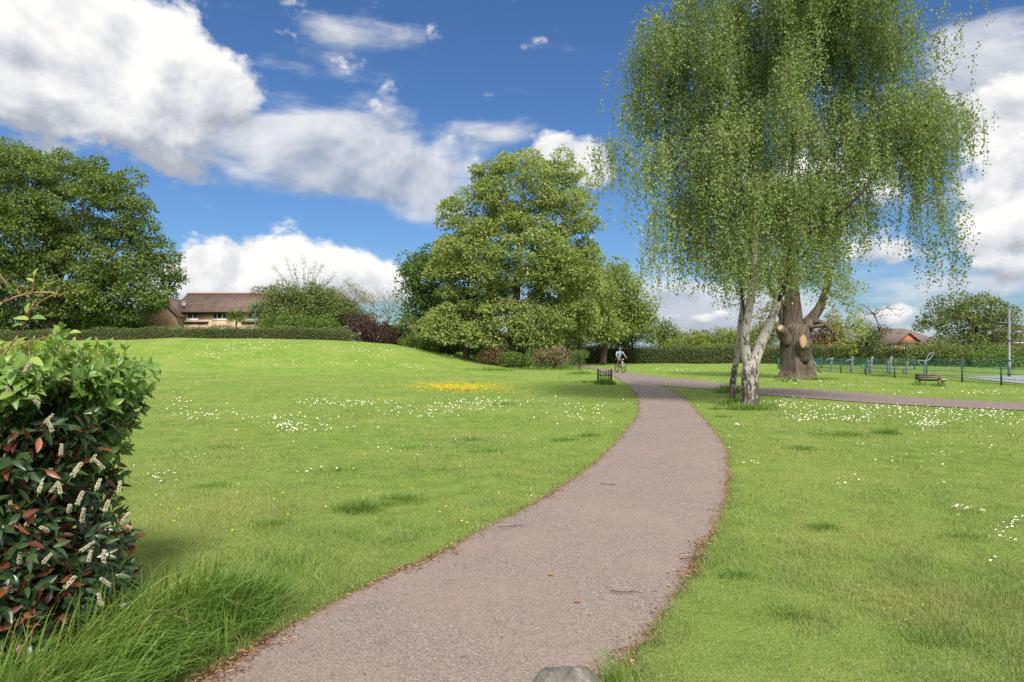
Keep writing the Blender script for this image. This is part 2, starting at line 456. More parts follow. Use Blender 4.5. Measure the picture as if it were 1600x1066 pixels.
def build_world():
    w = bpy.data.worlds.new('World'); SC.world = w; w.use_nodes = True
    t = w.node_tree; t.nodes.clear(); s = NT(t)
    d = s.n('ShaderNodeTexCoord').outputs['Generated']
    sep = s.n('ShaderNodeSeparateXYZ'); s.put(sep.inputs[0], d); x, y, z = sep.outputs
    az = s.m('ARCTAN2', x, y); el = s.m('ARCSINE', z)
    sky = s.n('ShaderNodeTexSky', sky_type='NISHITA'); sky.sun_disc = False
    sky.sun_elevation = SUN_EL; sky.sun_rotation = SUN_AZ; sky.altitude = 50; sky.air_density = 1.1; sky.dust_density = .6; sky.ozone_density = 2.5
    blue = s.mix(1.0, sky.outputs[0], SKYTINT, 'MULTIPLY')
    # noise over the dome, squeezed near the horizon the way flat-based clouds look
    v = s.n('ShaderNodeCombineXYZ'); s.put(v.inputs[0], az); s.put(v.inputs[1], s.m('MULTIPLY', el, 1.35)); v = v.outputs[0]
    n1 = s.noise(v, 5.0, 9, .56, dist=.25)
    n2 = s.noise(v, 14.0, 9, .62, dist=.2)
    vs = s.n('ShaderNodeVectorMath', operation='ADD'); s.put(vs.inputs[0], v); vs.inputs[1].default_value = (-.02, .035, 0)
    n1b = s.noise(vs.outputs[0], 5.0, 9, .56, dist=.25)
    relief = s.m('SUBTRACT', n1, n1b)
    vst = s.scale(v, (1, 3.2, 1)); n3 = s.noise(vst, 6.0, 7, .6)
    def field(blobs):
        S = SVn = None
        for (px, py, rx, ry, a) in blobs:
            vx, vz = (px - CX) / F, (HY - py) / F
            ca, ce = math.atan(vx), math.atan(vz / math.hypot(1, vx))
            k = math.cos(ca); ra, re = rx / F * k * k, ry / F * k
            dx = s.m('MULTIPLY', s.m('SUBTRACT', az, ca), 1 / ra); dy = s.m('MULTIPLY', s.m('SUBTRACT', el, ce), 1 / re)
            q = s.m('ADD', s.m('MULTIPLY', dx, dx), s.m('MULTIPLY', dy, dy))
            g = s.m('MULTIPLY', s.m('EXPONENT', s.m('MULTIPLY', q, -1)), a)
            gv = s.m('MULTIPLY', g, dy)
            S = g if S is None else s.m('ADD', S, g); SVn = gv if SVn is None else s.m('ADD', SVn, gv)
        return S, s.m('DIVIDE', SVn, s.m('ADD', S, .02))
    # heaped white clouds
    Sc, Vc = field(CUMULUS)
    Dc = s.m('ADD', Sc, s.m('ADD', s.m('MULTIPLY', s.m('SUBTRACT', n1, .5), 2.6), s.m('MULTIPLY', s.m('SUBTRACT', n2, .5), 2.0)))
    # thin grey-white banks
    Sb, Vb = field(BANKS)
    Db = s.m('ADD', Sb, s.m('ADD', s.m('MULTIPLY', s.m('SUBTRACT', n1, .5), 2.6), s.m('MULTIPLY', s.m('SUBTRACT', n3, .5), 1.6)))
    # cover of broken cloud for the rest of the dome, outside the framed part
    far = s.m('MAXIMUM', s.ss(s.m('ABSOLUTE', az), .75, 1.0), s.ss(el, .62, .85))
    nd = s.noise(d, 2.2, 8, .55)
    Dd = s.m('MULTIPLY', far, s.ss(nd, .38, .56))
    ac = s.ss(Dc, .30, .72); ab = s.ss(Db, .20, 1.1, 0, .88)
    lc = s.m('ADD', s.m('ADD', s.m('MULTIPLY', Vc, .55), .55), s.m('MULTIPLY', relief, 4.2))
    lc = s.m('ADD', lc, s.m('MULTIPLY', s.ss(Dc, .5, 1.3), .12))
    colc = s.ramp(lc, [(0, GREYLOW), (.45, GREYMID), (.92, WHITE)])
    lb = s.m('ADD', s.m('ADD', s.m('MULTIPLY', Vb, .38), .40), s.m('MULTIPLY', relief, 3.2))
    colb = s.ramp(lb, [(0, GREYBANK), (.5, GREYMID), (1, WHITE)])
    K = CLOUDK
    mulfar = lambda c: s.mix(1.0, c, (K * 1.7, K * 1.7, K * 1.66), 'MULTIPLY')  # out-of-frame clouds made brighter than the framed ones, added fill light
    mul = lambda c: s.mix(1.0, c, (K, K, K), 'MULTIPLY')
    c = s.mix(ab, blue, mul(colb))
    # pale air and cloud low over the roofs
    hz = s.ss(el, 0.0, .16, .55, 0)
    c = s.mix(s.m('MULTIPLY', hz, s.ss(n3, .3, .62)), c, mul(s.ramp(n3, [(.35, (.50, .56, .68)), (.65, (.85, .88, .93))])))
    Ssl, Vsl = field(SLATE)
    c = s.mix(s.ss(s.m('ADD', Ssl, s.m('MULTIPLY', s.m('SUBTRACT', n3, .5), 1.2)), .2, .8, 0, .9), c, mul(s.ramp(s.m('ADD', s.m('MULTIPLY', Vsl, .3), n2), [(.3, (.36, .41, .51)), (.62, (.58, .62, .70))])))
    c = s.mix(ac, c, mul(colc))
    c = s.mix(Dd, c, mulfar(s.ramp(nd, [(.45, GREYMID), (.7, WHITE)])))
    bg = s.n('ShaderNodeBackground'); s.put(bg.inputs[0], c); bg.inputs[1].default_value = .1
    o = s.n('ShaderNodeOutputWorld'); t.links.new(bg.outputs[0], o.inputs[0])
    w.cycles.sampling_method = 'MANUAL'; w.cycles.sample_map_resolution = 512

SKYTINT = (.11, .160, .226)
CLOUDK = 2.1
WHITE, GREYMID, GREYLOW, GREYBANK = (1, .985, .96), (.70, .72, .76), (.42, .45, .52), (.36, .42, .52)
CUMULUS = [(40, 40, 190, 110, 1.1), (170, 90, 150, 100, 1.0), (300, 110, 85, 62, .95), (365, 165, 65, 42, .7), (70, 155, 200, 38, .7), (250, 180, 100, 34, .55),
           (330, 410, 100, 34, .85), (440, 405, 90, 36, .85), (520, 425, 85, 36, .8), (400, 450, 150, 36, .8), (575, 445, 80, 26, .6),
           (900, 240, 58, 40, .95), (850, 235, 40, 24, .5), (930, 275, 40, 28, .6),
           (1560, 250, 120, 75, .9), (1500, 180, 70, 40, .6), (1600, 160, 90, 40, .7), (1560, 365, 90, 28, .85), (1620, 350, 80, 34, .8), (1570, 415, 90, 18, .6),
           (1050, 497, 22, 9, .7), (1095, 498, 20, 8, .7), (1130, 490, 18, 8, .6), (1400, 490, 70, 22, .75), (1250, 300, 130, 60, .6), (1380, 400, 80, 40, .6)]
SLATE = [(1070, 505, 120, 32, 1.0), (1180, 500, 110, 32, .9), (980, 500, 60, 24, .6)]
BANKS = [(430, 210, 110, 48, .75), (520, 245, 110, 55, .85), (620, 285, 110, 45, .8), (690, 310, 70, 34, .65), (380, 215, 80, 40, .6), (480, 290, 90, 26, .5),
         (740, 205, 75, 24, .6), (620, 180, 34, 18, .45), (560, 55, 85, 22, .62), (500, 42, 40, 18, .45), (640, 52, 40, 16, .4), (415, 100, 34, 22, .4), 
         (500, 205, 60, 24, .5), (1550, 95, 110, 40, .95), (1560, 150, 110, 40, .9), (1540, 40, 90, 18, .6), (1520, 300, 120, 40, .7), (1500, 130, 60, 60, .5), (800, 195, 60, 22, .55), (580, 225, 90, 40, .5), (650, 260, 90, 40, .5), (1040, 350, 60, 14, .5), (1010, 385, 50, 16, .45),
         (1080, 470, 120, 22, .8), (1090, 515, 150, 24, 1.1), (1060, 460, 90, 16, .7), (1000, 470, 60, 16, .5), (700, 345, 70, 20, .4), (1520, 445, 160, 26, .7), (1230, 470, 200, 40, .7)]
build_world()

# ================================================================ lawn, tarmac
def mat_ground():
    m, t = new_mat('lawn_soil'); s = NT(t); p = s.pos()
    a = s.noise(p, .35, 4); b = s.noise(p, 2.6, 6, .65); c = s.noise(p, 38, 4, .7)
    g = s.ramp(b, [(.28, (.085, .15, .022)), (.5, (.14, .22, .036)), (.75, (.21, .265, .06))])
    g = s.mix(s.ss(a, .4, .7, 0, .7), g, (.21, .25, .06))
    g = s.mix(s.ss(c, .58, .75, 0, .6), g, (.055, .095, .018))
    s.out(s.pbr(g, .95, .1, s.bump(s.m('ADD', c, b), .9, .05)))
    return m
def mat_path(name, pink, k=1.0):
    m, t = new_mat(name); s = NT(t); p = s.pos()
    vo = s.n('ShaderNodeTexVoronoi'); s.put(vo.inputs['Vector'], p); vo.inputs['Scale'].default_value = 130
    sepc = s.n('ShaderNodeSeparateColor'); s.put(sepc.inputs[0], vo.outputs['Color']); rnd = sepc.outputs[0]
    c = s.ramp(rnd, [(0, (.10, .078, .069)), (.3, (.155, .121, .106)), (.6, (.19, .150, .130)), (.85, (.23, .19, .165)), (1, (.295, .258, .23))])
    big = s.noise(p, .8, 5, .6); mid = s.noise(p, 5, 5, .6)
    c = s.mix(s.ss(big, .35, .7, 0, .55), c, pink)
    c = s.mix(s.ss(mid, .5, .75, 0, .35), c, (.115, .094, .086))
    e = s.tint()
    st = s.m('ADD', e, s.m('MULTIPLY', s.m('SUBTRACT', mid, .5), 1.0))
    st2 = s.m('ADD', st, s.m('MULTIPLY', s.m('SUBTRACT', s.noise(p, 60, 3, .7), .5), 1.2))
    c = s.mix(s.ss(st2, .45, 1.0, 0, .85), c, s.mix(s.noise(p, 30, 3), (.085, .042, .022), (.23, .125, .07)))
    c = s.mix(1.0, c, (k, k, k), 'MULTIPLY')
    s.out(s.pbr(c, .88, .25, s.bump(s.m('ADD', rnd, s.m('MULTIPLY', vo.outputs['Distance'], -1.5)), .55, .006)))
    return m

def grid_sheet(xs, ys, zf):
    X, Y = np.meshgrid(xs, ys); V = np.stack([X, Y, zf(X, Y)], -1)
    m, n = X.shape; i, j = np.meshgrid(np.arange(m - 1), np.arange(n - 1), indexing='ij'); a = (i * n + j).ravel()
    return V.reshape(-1, 3), np.stack([a, a + 1, a + n + 1, a + n], 1)

xs = np.concatenate([np.linspace(-700, -90, 14), np.linspace(-85, -42, 24), np.arange(-40, 40, .4), np.linspace(41, 90, 24), np.linspace(100, 700, 14)])
ys = np.concatenate([np.linspace(-60, -2, 14), np.arange(-1, 24, .3), np.arange(24, 80, .7), np.linspace(82, 140, 24), np.linspace(160, 1500, 16)])
mb = MB(); V, f = grid_sheet(xs, ys, height); mb.add(V, f)
o = mb.build('ground', mat_ground(), smooth=True); tag(o, 'mown park lawn rising to a long grassy mound', kind='structure')

def path_sheet(name, rows, label, mat):
    """rows: list of (left xyz, right xyz); edge value 1 at the rims"""
    n = 29; u = np.linspace(0, 1, n); V = []; T = []
    for i, (a, b) in enumerate(rows):
        w = np.linalg.norm(b - a)
        j = (math.sin(i * 1.7) + math.sin(i * .63 + 2)) * .012
        q = a + (b - a) * u[:, None]
        q[0] += (a - b) / w * j; q[-1] += (b - a) / w * (math.sin(i * 1.3 + 1) * .02)
        de = np.minimum(u, 1 - u) * w
        q[:, 2] = height(q[:, 0], q[:, 1]) + .014 + .02 * np.clip(de / .5, 0, 1)
        V.append(q); T.append(np.exp(-de / .12))
    V = np.array(V); m = len(V); i, j = np.meshgrid(np.arange(m - 1), np.arange(n - 1), indexing='ij'); a = (i * n + j).ravel()
    mb = MB(); mb.add(V.reshape(-1, 3), np.stack([a, a + 1, a + n + 1, a + n], 1), 0, np.array(T).ravel())
    return tag(mb.build(name, mat, smooth=True), label, kind='structure')

rows = []
for y in (-6., -4., -2., -.5, .6, 1.2, 1.8):
    rows.append((np.array([-1.63 + (y - 3.48) * .34, y, 0]), np.array([.505 + (y - 3.48) * .5, y, 0])))
for py in np.concatenate([np.linspace(1300, 1066, 14), np.linspace(1050, 700, 60), np.linspace(695, 589.5, 70)]):
    d = FE / (py - HY)
    rows.append((np.array([(np.interp(py, LY, LXp) - CX) / F * d, d, 0]), np.array([(np.interp(py, RY, RXp) - CX) / F * d, d, 0])))
path_sheet('path', rows, 'reddish tarmac footpath winding through the lawn', mat_path('tarmac_reddish', (.235, .172, .150)))
rows = []
for px in np.concatenate([np.linspace(870, 1060, 50), np.linspace(1070, 1950, 90)]):
    t_, b_ = np.interp(px, TX, TY), np.interp(px, TX, BY)
    dt, db = FE / (t_ - HY), FE / (b_ - HY)
    a = np.array([(px - CX) / F * db, db, 0]); b = np.array([(px - CX) / F * dt, dt, 0])
    rows.append((b + [0, 0, 0], a))
o = path_sheet('path', rows[::-1], 'grey tarmac footpath crossing behind the birch', mat_path('tarmac_grey', (.195, .145, .135), .92))
o.location.z += .006
# pale play court inside the fence
mb = MB(); cx_ = np.linspace(0, 40, 30); cy_ = np.linspace(33.2, 42.5, 12)
V, f = grid_sheet(cx_, cy_, lambda x, y: 0 * x); V[:, 0] += 24.8 + (V[:, 1] - 33) * .23; V[:, 2] = height(V[:, 0], V[:, 1]) + .03; mb.add(V, f)
tag(mb.build('pavement', mat_plain('court_tarmac', (.24, .26, .26), .9, .2, scale=3)), 'pale grey hard court inside the green fence', kind='structure')

# ================================================================ grass
M_GRASS = mat_leaf('grass_blades', [(0, (.125, .168, .055)), (.45, (.218, .280, .096)), (.8, (.305, .345, .14)), (1, (.42, .39, .23))], .45, .6, .15, .85, (.34, .335, .135), .5, 1.12)
M_TALL = mat_leaf('tall_grass_blades', [(0, (.07, .135, .025)), (.5, (.15, .25, .05)), (.9, (.25, .345, .085)), (1, (.45, .40, .21))], .45, .5, .3)

def blades(mb, P, H, Wd, lean, ldir, tint, segs=2):
    """curved tapering blades; lean = sideways reach, ldir = direction of it"""
    n = len(P); a = rng.uniform(0, 2 * math.pi, n)
    S = np.stack([np.cos(a), np.sin(a), np.zeros(n)], 1)
    D = np.stack([np.cos(ldir), np.sin(ldir), np.zeros(n)], 1)
    k = 2 * segs + 1; V = np.zeros((n, k, 3))
    for i in range(segs):
        f = i / segs
        c = P + np.array([0, 0, 1.]) * (H * (f - .28 * f * f * np.clip(lean / H, 0, 2)))[:, None] + D * (lean * f * f)[:, None]
        w = (Wd * (1 - .45 * f) * .5)[:, None]
        V[:, 2 * i] = c - S * w; V[:, 2 * i + 1] = c + S * w
    V[:, -1] = P + np.array([0, 0, 1.]) * (H * (1 - .34 * np.clip(lean / H, 0, 2)))[:, None] + D * lean[:, None]
    b = (np.arange(n) * k)[:, None]
    qs = [b + np.array([[2 * i, 2 * i + 1, 2 * i + 3, 2 * i + 2]]) for i in range(segs - 1)]
    fs = [np.concatenate(qs)] if qs else []
    fs.append(b + np.array([[k - 3, k - 2, k - 1]]))
    mb.add(V.reshape(-1, 3), fs, 0, np.repeat(tint, k))

def fnoise(x, y, s, seed):
    r = np.random.default_rng(seed); v = 0
    for _ in range(7):
        a = r.uniform(0, 6.28); k = s * r.uniform(.5, 1.8)
        v = v + np.sin((x * math.cos(a) + y * math.sin(a)) * k + r.uniform(0, 6.28))
    return v / 2.6

N = GRASS_N
d = FE / rng.uniform(FE / 75, FE / 1.9, N)
x = rng.uniform(-1, 1, N) * (d * .80 + 1.2)
keep = ~on_path(x, d, .0)
keep &= ~((x < -2.1) & (x > -5) & (d > 3.55) & (d < 4.6))
x, d = x[keep], d[keep]; n = len(x)
cl = fnoise(x, d, 2.2, 3) * .6 + fnoise(x, d, 6.5, 4) * .5
H = (.031 + .017 * np.clip(cl, -1, 2)) * rng.uniform(.6, 1.4, n) * (1 + np.clip(d / 26, 0, 1.2))
H = np.clip(H, .012, .16)
Wd = np.maximum(.0030, .00062 * d) * rng.uniform(.8, 1.3, n)
tint = np.clip(.50 - .17 * cl + rng.normal(0, .20, n), 0, 1)
mb = MB(); blades(mb, np.stack([x, d, height(x, d) - .004], 1), H, Wd, H * rng.uniform(.2, 1.1, n), rng.uniform(0, 6.28, n), tint, 2)
# flat broad weed leaves among the blades
nw = 26000; dw = FE / rng.uniform(FE / 16, FE / 2.2, nw); xw = rng.uniform(-1, 1, nw) * (dw * .8 + 1); kw_ = ~on_path(xw, dw, .02) & (fnoise(xw, dw, 4.5, 61) + rng.normal(0, .25, nw) > .75); xw, dw = xw[kw_], dw[kw_]; nw = len(xw); aw = rng.uniform(0, 6.28, nw)
leaf_quads(mb, np.stack([xw, dw, height(xw, dw) + rng.uniform(.015, .045, nw)], 1), np.stack([np.cos(aw), np.sin(aw), rng.uniform(0, .5, nw)], 1), np.stack([rng.normal(0, .25, nw), rng.normal(0, .25, nw), np.ones(nw)], 1), rng.uniform(.012, .026, nw) * (1 + dw / 25), rng.uniform(.009, .017, nw) * (1 + dw / 25), np.clip(rng.normal(.1, .12, nw), 0, 1))
# ragged fringe hanging over the path rims
m_ = int(GRASS_N * .35); dd = FE / rng.uniform(FE / 32, FE / 2.4, m_); xx = rng.uniform(-1, 1, m_) * (dd * .8 + 1.2)
k = on_path(xx, dd, .09) & ~on_path(xx, dd, -.015); xx, dd = xx[k], dd[k]; n = len(xx)
blades(mb, np.stack([xx, dd, height(xx, dd)], 1), rng.uniform(.04, .085, n) * (1 + dd / 30), np.maximum(.0035, .0007 * dd), rng.uniform(.02, .07, n), rng.uniform(0, 6.28, n), np.clip(rng.normal(.42, .22, n), 0, 1), 2)
tag(mb.build('grass', M_GRASS), 'short mown green grass of the park lawn', kind='stuff')

# uncut tufts and the long grass under the hedge
mb = MB()
def tuft(px, py, rx, h, n, lean=.6, d=None):
    """one uncut tussock, rx px wide"""
    n = int(n * .6); c = gp(px, py) if d is None else np.array([(px - CX) / F * d, d, 0])
    s_ = c[1] / F; r = rx * s_
    q = rng.normal(0, .5, (n, 2)); q = q / np.maximum(1, np.linalg.norm(q, axis=1, keepdims=True) * .9)
    P = np.stack([c[0] + q[:, 0] * r, c[1] + q[:, 1] * max(r * .8, .12), np.zeros(n)], 1)
    ok = ~on_path(P[:, 0], P[:, 1], -.02); P = P[ok]; q = q[ok]; m = len(P)
    P[:, 2] = height(P[:, 0], P[:, 1])
    Hh = h * rng.uniform(.5, 1.15, m) * (1 - .5 * np.clip(np.linalg.norm(q, axis=1), 0, 1))
    blades(mb, P, Hh, np.maximum(.0045, .0008 * c[1]) * rng.uniform(.8, 1.3, m), Hh * rng.uniform(.2, 1.1, m) * lean / .6,
           np.arctan2(q[:, 1], q[:, 0]) + rng.normal(0, .7, m), np.clip(rng.normal(.5, .2, m), 0, .98), 4)
TUFTS = [(560, 798, 36, .20, 1100), (628, 782, 44, .13, 900), (600, 790, 24, .10, 300), (400, 560, 16, .45, 500), (1140, 612, 22, .55, 700, .5, 26.5), (1146, 634, 20, .40, 600), (1180, 640, 36, .28, 700), (1200, 637, 18, .3, 300),
         (1155, 640, 26, .3, 500), (1510, 628, 40, .24, 700), (1385, 678, 22, .20, 500), (1300, 680, 60, .10, 600), (920, 682, 20, .13, 350), (880, 688, 30, .10, 400), (735, 688, 22, .12, 350), (765, 706, 30, .10, 350), (785, 633, 18, .16, 250),
         (945, 601, 15, .42, 1600), (920, 598, 22, .2, 400), (1285, 826, 28, .10, 500), (1255, 702, 30, .12, 400), (1325, 680, 30, .14, 400), (880, 575, 30, .5, 500), (840, 578, 40, .45, 700), (770, 579, 40, .4, 500), (905, 585, 25, .35, 400),
         (1232, 596, 20, .4, 350), (1275, 594, 18, .3, 250), (1438, 602, 12, .28, 250), (1465, 604, 12, .28, 250), (1380, 588, 30, .22, 300), (640, 558, 10, .5, 250), (270, 560, 14, .4, 250), (700, 575, 16, .4, 200), (530, 735, 40, .09, 500), (420, 820, 40, .09, 600), (330, 760, 40, .09, 500),
         (1500, 840, 40, .08, 500), (1150, 900, 30, .08, 500), (1240, 960, 50, .07, 600), (1450, 1000, 60, .07, 700), (700, 735, 40, .09, 400), (640, 700, 40, .1, 300), (350, 700, 40, .1, 300), (1120, 640, 14, .16, 200), (1130, 652, 12, .14, 150)]
for t_ in TUFTS: tuft(*t_)
# long wind-combed grass between hedge and path
n = LONG_N
y_ = rng.uniform(2.2, 4.75, n); left = np.interp(y_, [2.0, 3.5, 4.2, 4.8], [-2.6, -2.35, -2.25, -2.1]); right = np.interp(y_, [2.0, 3.0, 3.48, 4.0, 4.4, 4.75], [-2.05, -1.86, -1.69, -1.52, -1.5, -1.62])
u = rng.random(n); x_ = left + (right - left) * u
Hh = rng.uniform(.22, .58, n) * (1.12 - .55 * u) * np.interp(y_, [2.2, 4.3, 4.75], [1, 1, .6])
ld = rng.normal(-.35, .55, n) + .9 * fnoise(x_, y_, 3.5, 42); lean = Hh * rng.uniform(.15, 1.25, n)
k = x_ + np.cos(ld) * lean * .7 < np.interp(y_, [2, 3.48, 4.4, 5], [-1.85, -1.50, -1.18, -1.0])
P = np.stack([x_, y_, height(x_, y_)], 1)[k]
blades(mb, P, Hh[k], rng.uniform(.006, .0125, k.sum()), lean[k], ld[k], np.clip(rng.normal(.50, .16, k.sum()) + .14 * fnoise(P[:, 0], P[:, 1], 5.0, 41) + (rng.random(k.sum()) < .02) * .5, 0, 1), 6)
# loose long stems in front of the hedge
n = LONG_N // 3; y_ = rng.uniform(2.6, 5.6, n); x_ = np.interp(y_, [2.0, 3.5, 4.4, 5.6], [-2.1, -1.85, -1.75, -2.1]) + rng.normal(0, .26, n) + .2; k = ~on_path(x_, y_, .03); x_, y_ = x_[k], y_[k]; n = len(x_)
Hh = rng.uniform(.07, .24, n); blades(mb, np.stack([x_, y_, height(x_, y_)], 1), Hh, rng.uniform(.0035, .008, n), Hh * rng.uniform(.1, 1.2, n), rng.uniform(0, 6.28, n), np.clip(rng.normal(.5, .18, n), 0, .9), 4)
n = LONG_N // 4; x_ = rng.uniform(-3.4, -2.2, n); y_ = rng.uniform(2.6, 3.45, n); Hh = rng.uniform(.15, .42, n)
blades(mb, np.stack([x_, y_, height(x_, y_)], 1), Hh, rng.uniform(.0035, .007, n), Hh * rng.uniform(.2, .9, n), rng.normal(-.2, 1.2, n), np.clip(rng.normal(.42, .16, n), 0, .9), 5)
tag(mb.build('tall_grass', M_TALL), 'long uncut grass beside the hedge and in tussocks on the lawn', kind='stuff')

# ================================================================ flowers in the lawn
M_PETAL = mat_plain('daisy_petals', (.80, .80, .78), .6, .2, var=.05)
M_YOLK = mat_plain('daisy_centre', (.75, .50, .05), .6, .2)
M_STALK = mat_plain('flower_stalk', (.10, .2, .03), .7, .2)
M_BUTTER = mat_leaf('buttercup_petals', [(0, (.75, .52, .02)), (1, (.92, .72, .05))], .2, .4, .4, tcol=1.0)

def daisy(mb, c, r, h, tilt=0.3):
    nrm = unit(np.array([rng.normal(0, tilt), rng.normal(-.15, tilt), 1.0])); u = unit(np.cross(nrm, [1, .1, 0])); v = np.cross(nrm, u)
    c = np.asarray(c, float) + np.array([0, 0, h]); n = 9
    V = [c]
    for i in range(n * 2):
        a = i / (2 * n) * 2 * math.pi; rr = r * (1 if i % 2 else .80)
        V.append(c + (u * math.cos(a) + v * math.sin(a)) * rr + nrm * r * .18)
    V = np.array(V); k = np.arange(2 * n)
    mb.add(V, np.stack([np.zeros(2 * n, int), 1 + k, 1 + (k + 1) % (2 * n)], 1), 0)
    ball(mb, c + nrm * r * .12, (r * .34, r * .34, r * .22), 1, nu=6, nv=4)
def daisy_spots():
    S = []; r2 = np.random.default_rng(5)
    for (px, py, rx, ry, n) in [(470, 674, 50, 7, 75), (440, 668, 30, 4, 30), (285, 640, 25, 25, 60), (720, 637, 60, 9, 110), (770, 632, 60, 7, 60), (560, 633, 60, 6, 85), (500, 630, 40, 6, 50), (430, 655, 60, 5, 55), (330, 650, 40, 6, 40), (600, 703, 22, 9, 18),
                               (250, 742, 26, 12, 40), (290, 716, 20, 8, 16), (480, 738, 60, 5, 18), (650, 648, 70, 7, 60), (930, 640, 50, 8, 50), (900, 655, 60, 6, 24), (390, 541, 70, 9, 120), (330, 552, 60, 9, 70), (560, 548, 80, 9, 80), (460, 570, 120, 6, 60), (640, 575, 80, 6, 40), (827, 775, 5, 5, 4),
                               (1450, 666, 22, 5, 95), (1330, 658, 24, 5, 70), (1265, 655, 40, 6, 60), (1300, 640, 80, 5, 110), (1225, 632, 30, 6, 60), (1550, 655, 60, 10, 100), (1420, 650, 100, 8, 120), (1390, 642, 60, 5, 60), (1240, 660, 30, 6, 20), (1500, 645, 100, 6, 80), (1160, 667, 14, 3, 10), (1150, 682, 22, 4, 10),
                               (1505, 799, 20, 6, 26), (1535, 803, 10, 4, 8), (1580, 826, 22, 12, 18), (1565, 842, 25, 8, 9), (1590, 815, 12, 6, 8), (1420, 725, 50, 6, 12), (1325, 750, 20, 8, 6), (1175, 728, 12, 6, 7), (1500, 700, 90, 12, 30), (1370, 700, 30, 5, 8), (1555, 880, 10, 5, 2), (1300, 760, 30, 20, 4), (1475, 755, 6, 5, 2),
                               (1060, 580, 40, 3, 30), (1450, 615, 100, 4, 50), (1300, 602, 60, 4, 40), (1230, 597, 20, 3, 20), (1560, 617, 40, 3, 20)]:
        q = rng.normal(0, .62, (n, 2)); S += [(px + a * rx, py + b * ry) for a, b in q]
    for _ in range(90): S.append((rng.uniform(230, 1600), rng.uniform(620, 720)))
    out = []
    for px, py in S:
        if py < 552: p = None
        if py < 580 and px < 760:      # on the mound: march along the sight line
            dd = np.linspace(40, 66, 400); z = EYE + (HY - py) / F * dd; hx = height((px - CX) / F * dd, dd); k = np.argmax(hx > z)
            if hx[k] <= z[k]: continue
            p = np.array([(px - CX) / F * dd[k], dd[k], hx[k]])
        else: p = gp(px, py)
        if not on_path(p[0], p[1], .03): out.append(p)
    return sorted(out, key=lambda p: p[1])
DS = daisy_spots()
protos = []
for i in range(4):
    mb = MB(); daisy(mb, (0, 0, 0), .015, .055, .35); tube(mb, [(0, 0, 0), (.003, 0, .03), (0, 0, .055)], .0012, 4, 2)
    o = mb.build('daisy', [M_PETAL, M_YOLK, M_STALK]); protos.append(o)
for i, p in enumerate(DS[:300]):
    o = protos[i] if i < 4 else protos[i % 4].copy()
    if i >= 4: COL.objects.link(o)
    o.location = tuple(p); o.rotation_euler = (0, 0, random.uniform(0, 6.28)); k = random.uniform(.5, .9) * (1 + max(0, p[1] - 7) * .02); o.scale = (k, k, k if k < 1.3 else 1.3)
    tag(o, 'small white daisy open in the short lawn grass', 'daisy', 'daisies scattered over the lawn')
mb = MB()
for p in DS[300:]:
    daisy(mb, p, .008 + .0005 * p[1], .05 + .0012 * p[1], .3)
tag(mb.build('daisies', [M_PETAL, M_YOLK]), 'drifts of white daisies in the lawn', kind='stuff')
# yellow buttercup drift
mb = MB(); n = 1300
q = rng.normal(0, .5, (n, 2)); px = 718 + q[:, 0] * 78 + q[:, 1] * 10; py = 608 + q[:, 1] * 8
for a, b in zip(px, py):
    p = gp(a, b); daisy_h = rng.uniform(.07, .15)
    c = p + np.array([0, 0, daisy_h]); r = rng.uniform(.035, .055)
    leaf_quads(mb, np.array([c, c, c]), np.array([[1, 0, .4], [-.5, .8, .4], [-.5, -.8, .4]]), np.array([[0, 0, 1.]] * 3), r, r * 1.1, rng.random(3))
for _ in range(60):
    p = gp(rng.uniform(230, 960), rng.uniform(600, 850))
    if on_path(p[0], p[1], .05): continue
    c = p + np.array([0, 0, .06]); r = .014 + .0006 * p[1]
    leaf_quads(mb, np.array([c, c, c]), np.array([[1, 0, .4], [-.5, .8, .4], [-.5, -.8, .4]]), np.array([[0, 0, 1.]] * 3), r, r * 1.1, rng.random(3))
tag(mb.build('buttercup_drift', M_BUTTER), 'drift of yellow buttercups in the lawn', kind='stuff')

# ================================================================ litter along the path rims, twigs, leaves, rock
M_LITTER = mat_leaf('dry_litter', [(0, (.07, .035, .018)), (.5, (.18, .09, .045)), (1, (.40, .27, .15))], .1, .8, .1)
n = LITTER_N; dd = FE / rng.uniform(FE / 34, FE / 2.6, n); xx = rng.uniform(-1, 1, n) * (dd * .7 + 1)
e_in = on_path(xx, dd, .04) & ~on_path(xx, dd, -.12 - .06 * rng.random(n)); k = e_in & (rng.random(n) < np.where(on_path(xx, dd, -.05), .3, 1) * np.clip(.55 + .5 * fnoise(xx, dd, 3, 9), .1, 1)); xx, dd = xx[k], dd[k]; n = len(xx)
mb = MB(); a = rng.uniform(0, 6.28, n); T = np.stack([np.cos(a), np.sin(a), rng.normal(0, .15, n)], 1)
leaf_quads(mb, np.stack([xx, dd, height(xx, dd) + rng.uniform(.02, .035, n)], 1), T, np.stack([rng.normal(0, .4, n), rng.normal(0, .4, n), np.ones(n)], 1), rng.uniform(.01, .042, n) * (1 + dd / 18), rng.uniform(.003, .009, n) * (1 + dd / 10), rng.random(n))
n = 500; dd = FE / rng.uniform(FE / 16, FE / 2.8, n); xx = rng.uniform(-.6, .4, n) * dd; k = on_path(xx, dd, -.1); xx, dd = xx[k], dd[k]; n = len(xx); a = rng.uniform(0, 6.28, n)
leaf_quads(mb, np.stack([xx, dd, height(xx, dd) + .04], 1), np.stack([np.cos(a), np.sin(a), 0 * a], 1), np.tile([0, 0, 1.], (n, 1)), rng.uniform(.012, .04, n), rng.uniform(.003, .008, n), rng.uniform(.3, 1, n))
tag(mb.build('litter', M_LITTER), 'brown dry leaf litter along the path edges', kind='stuff')

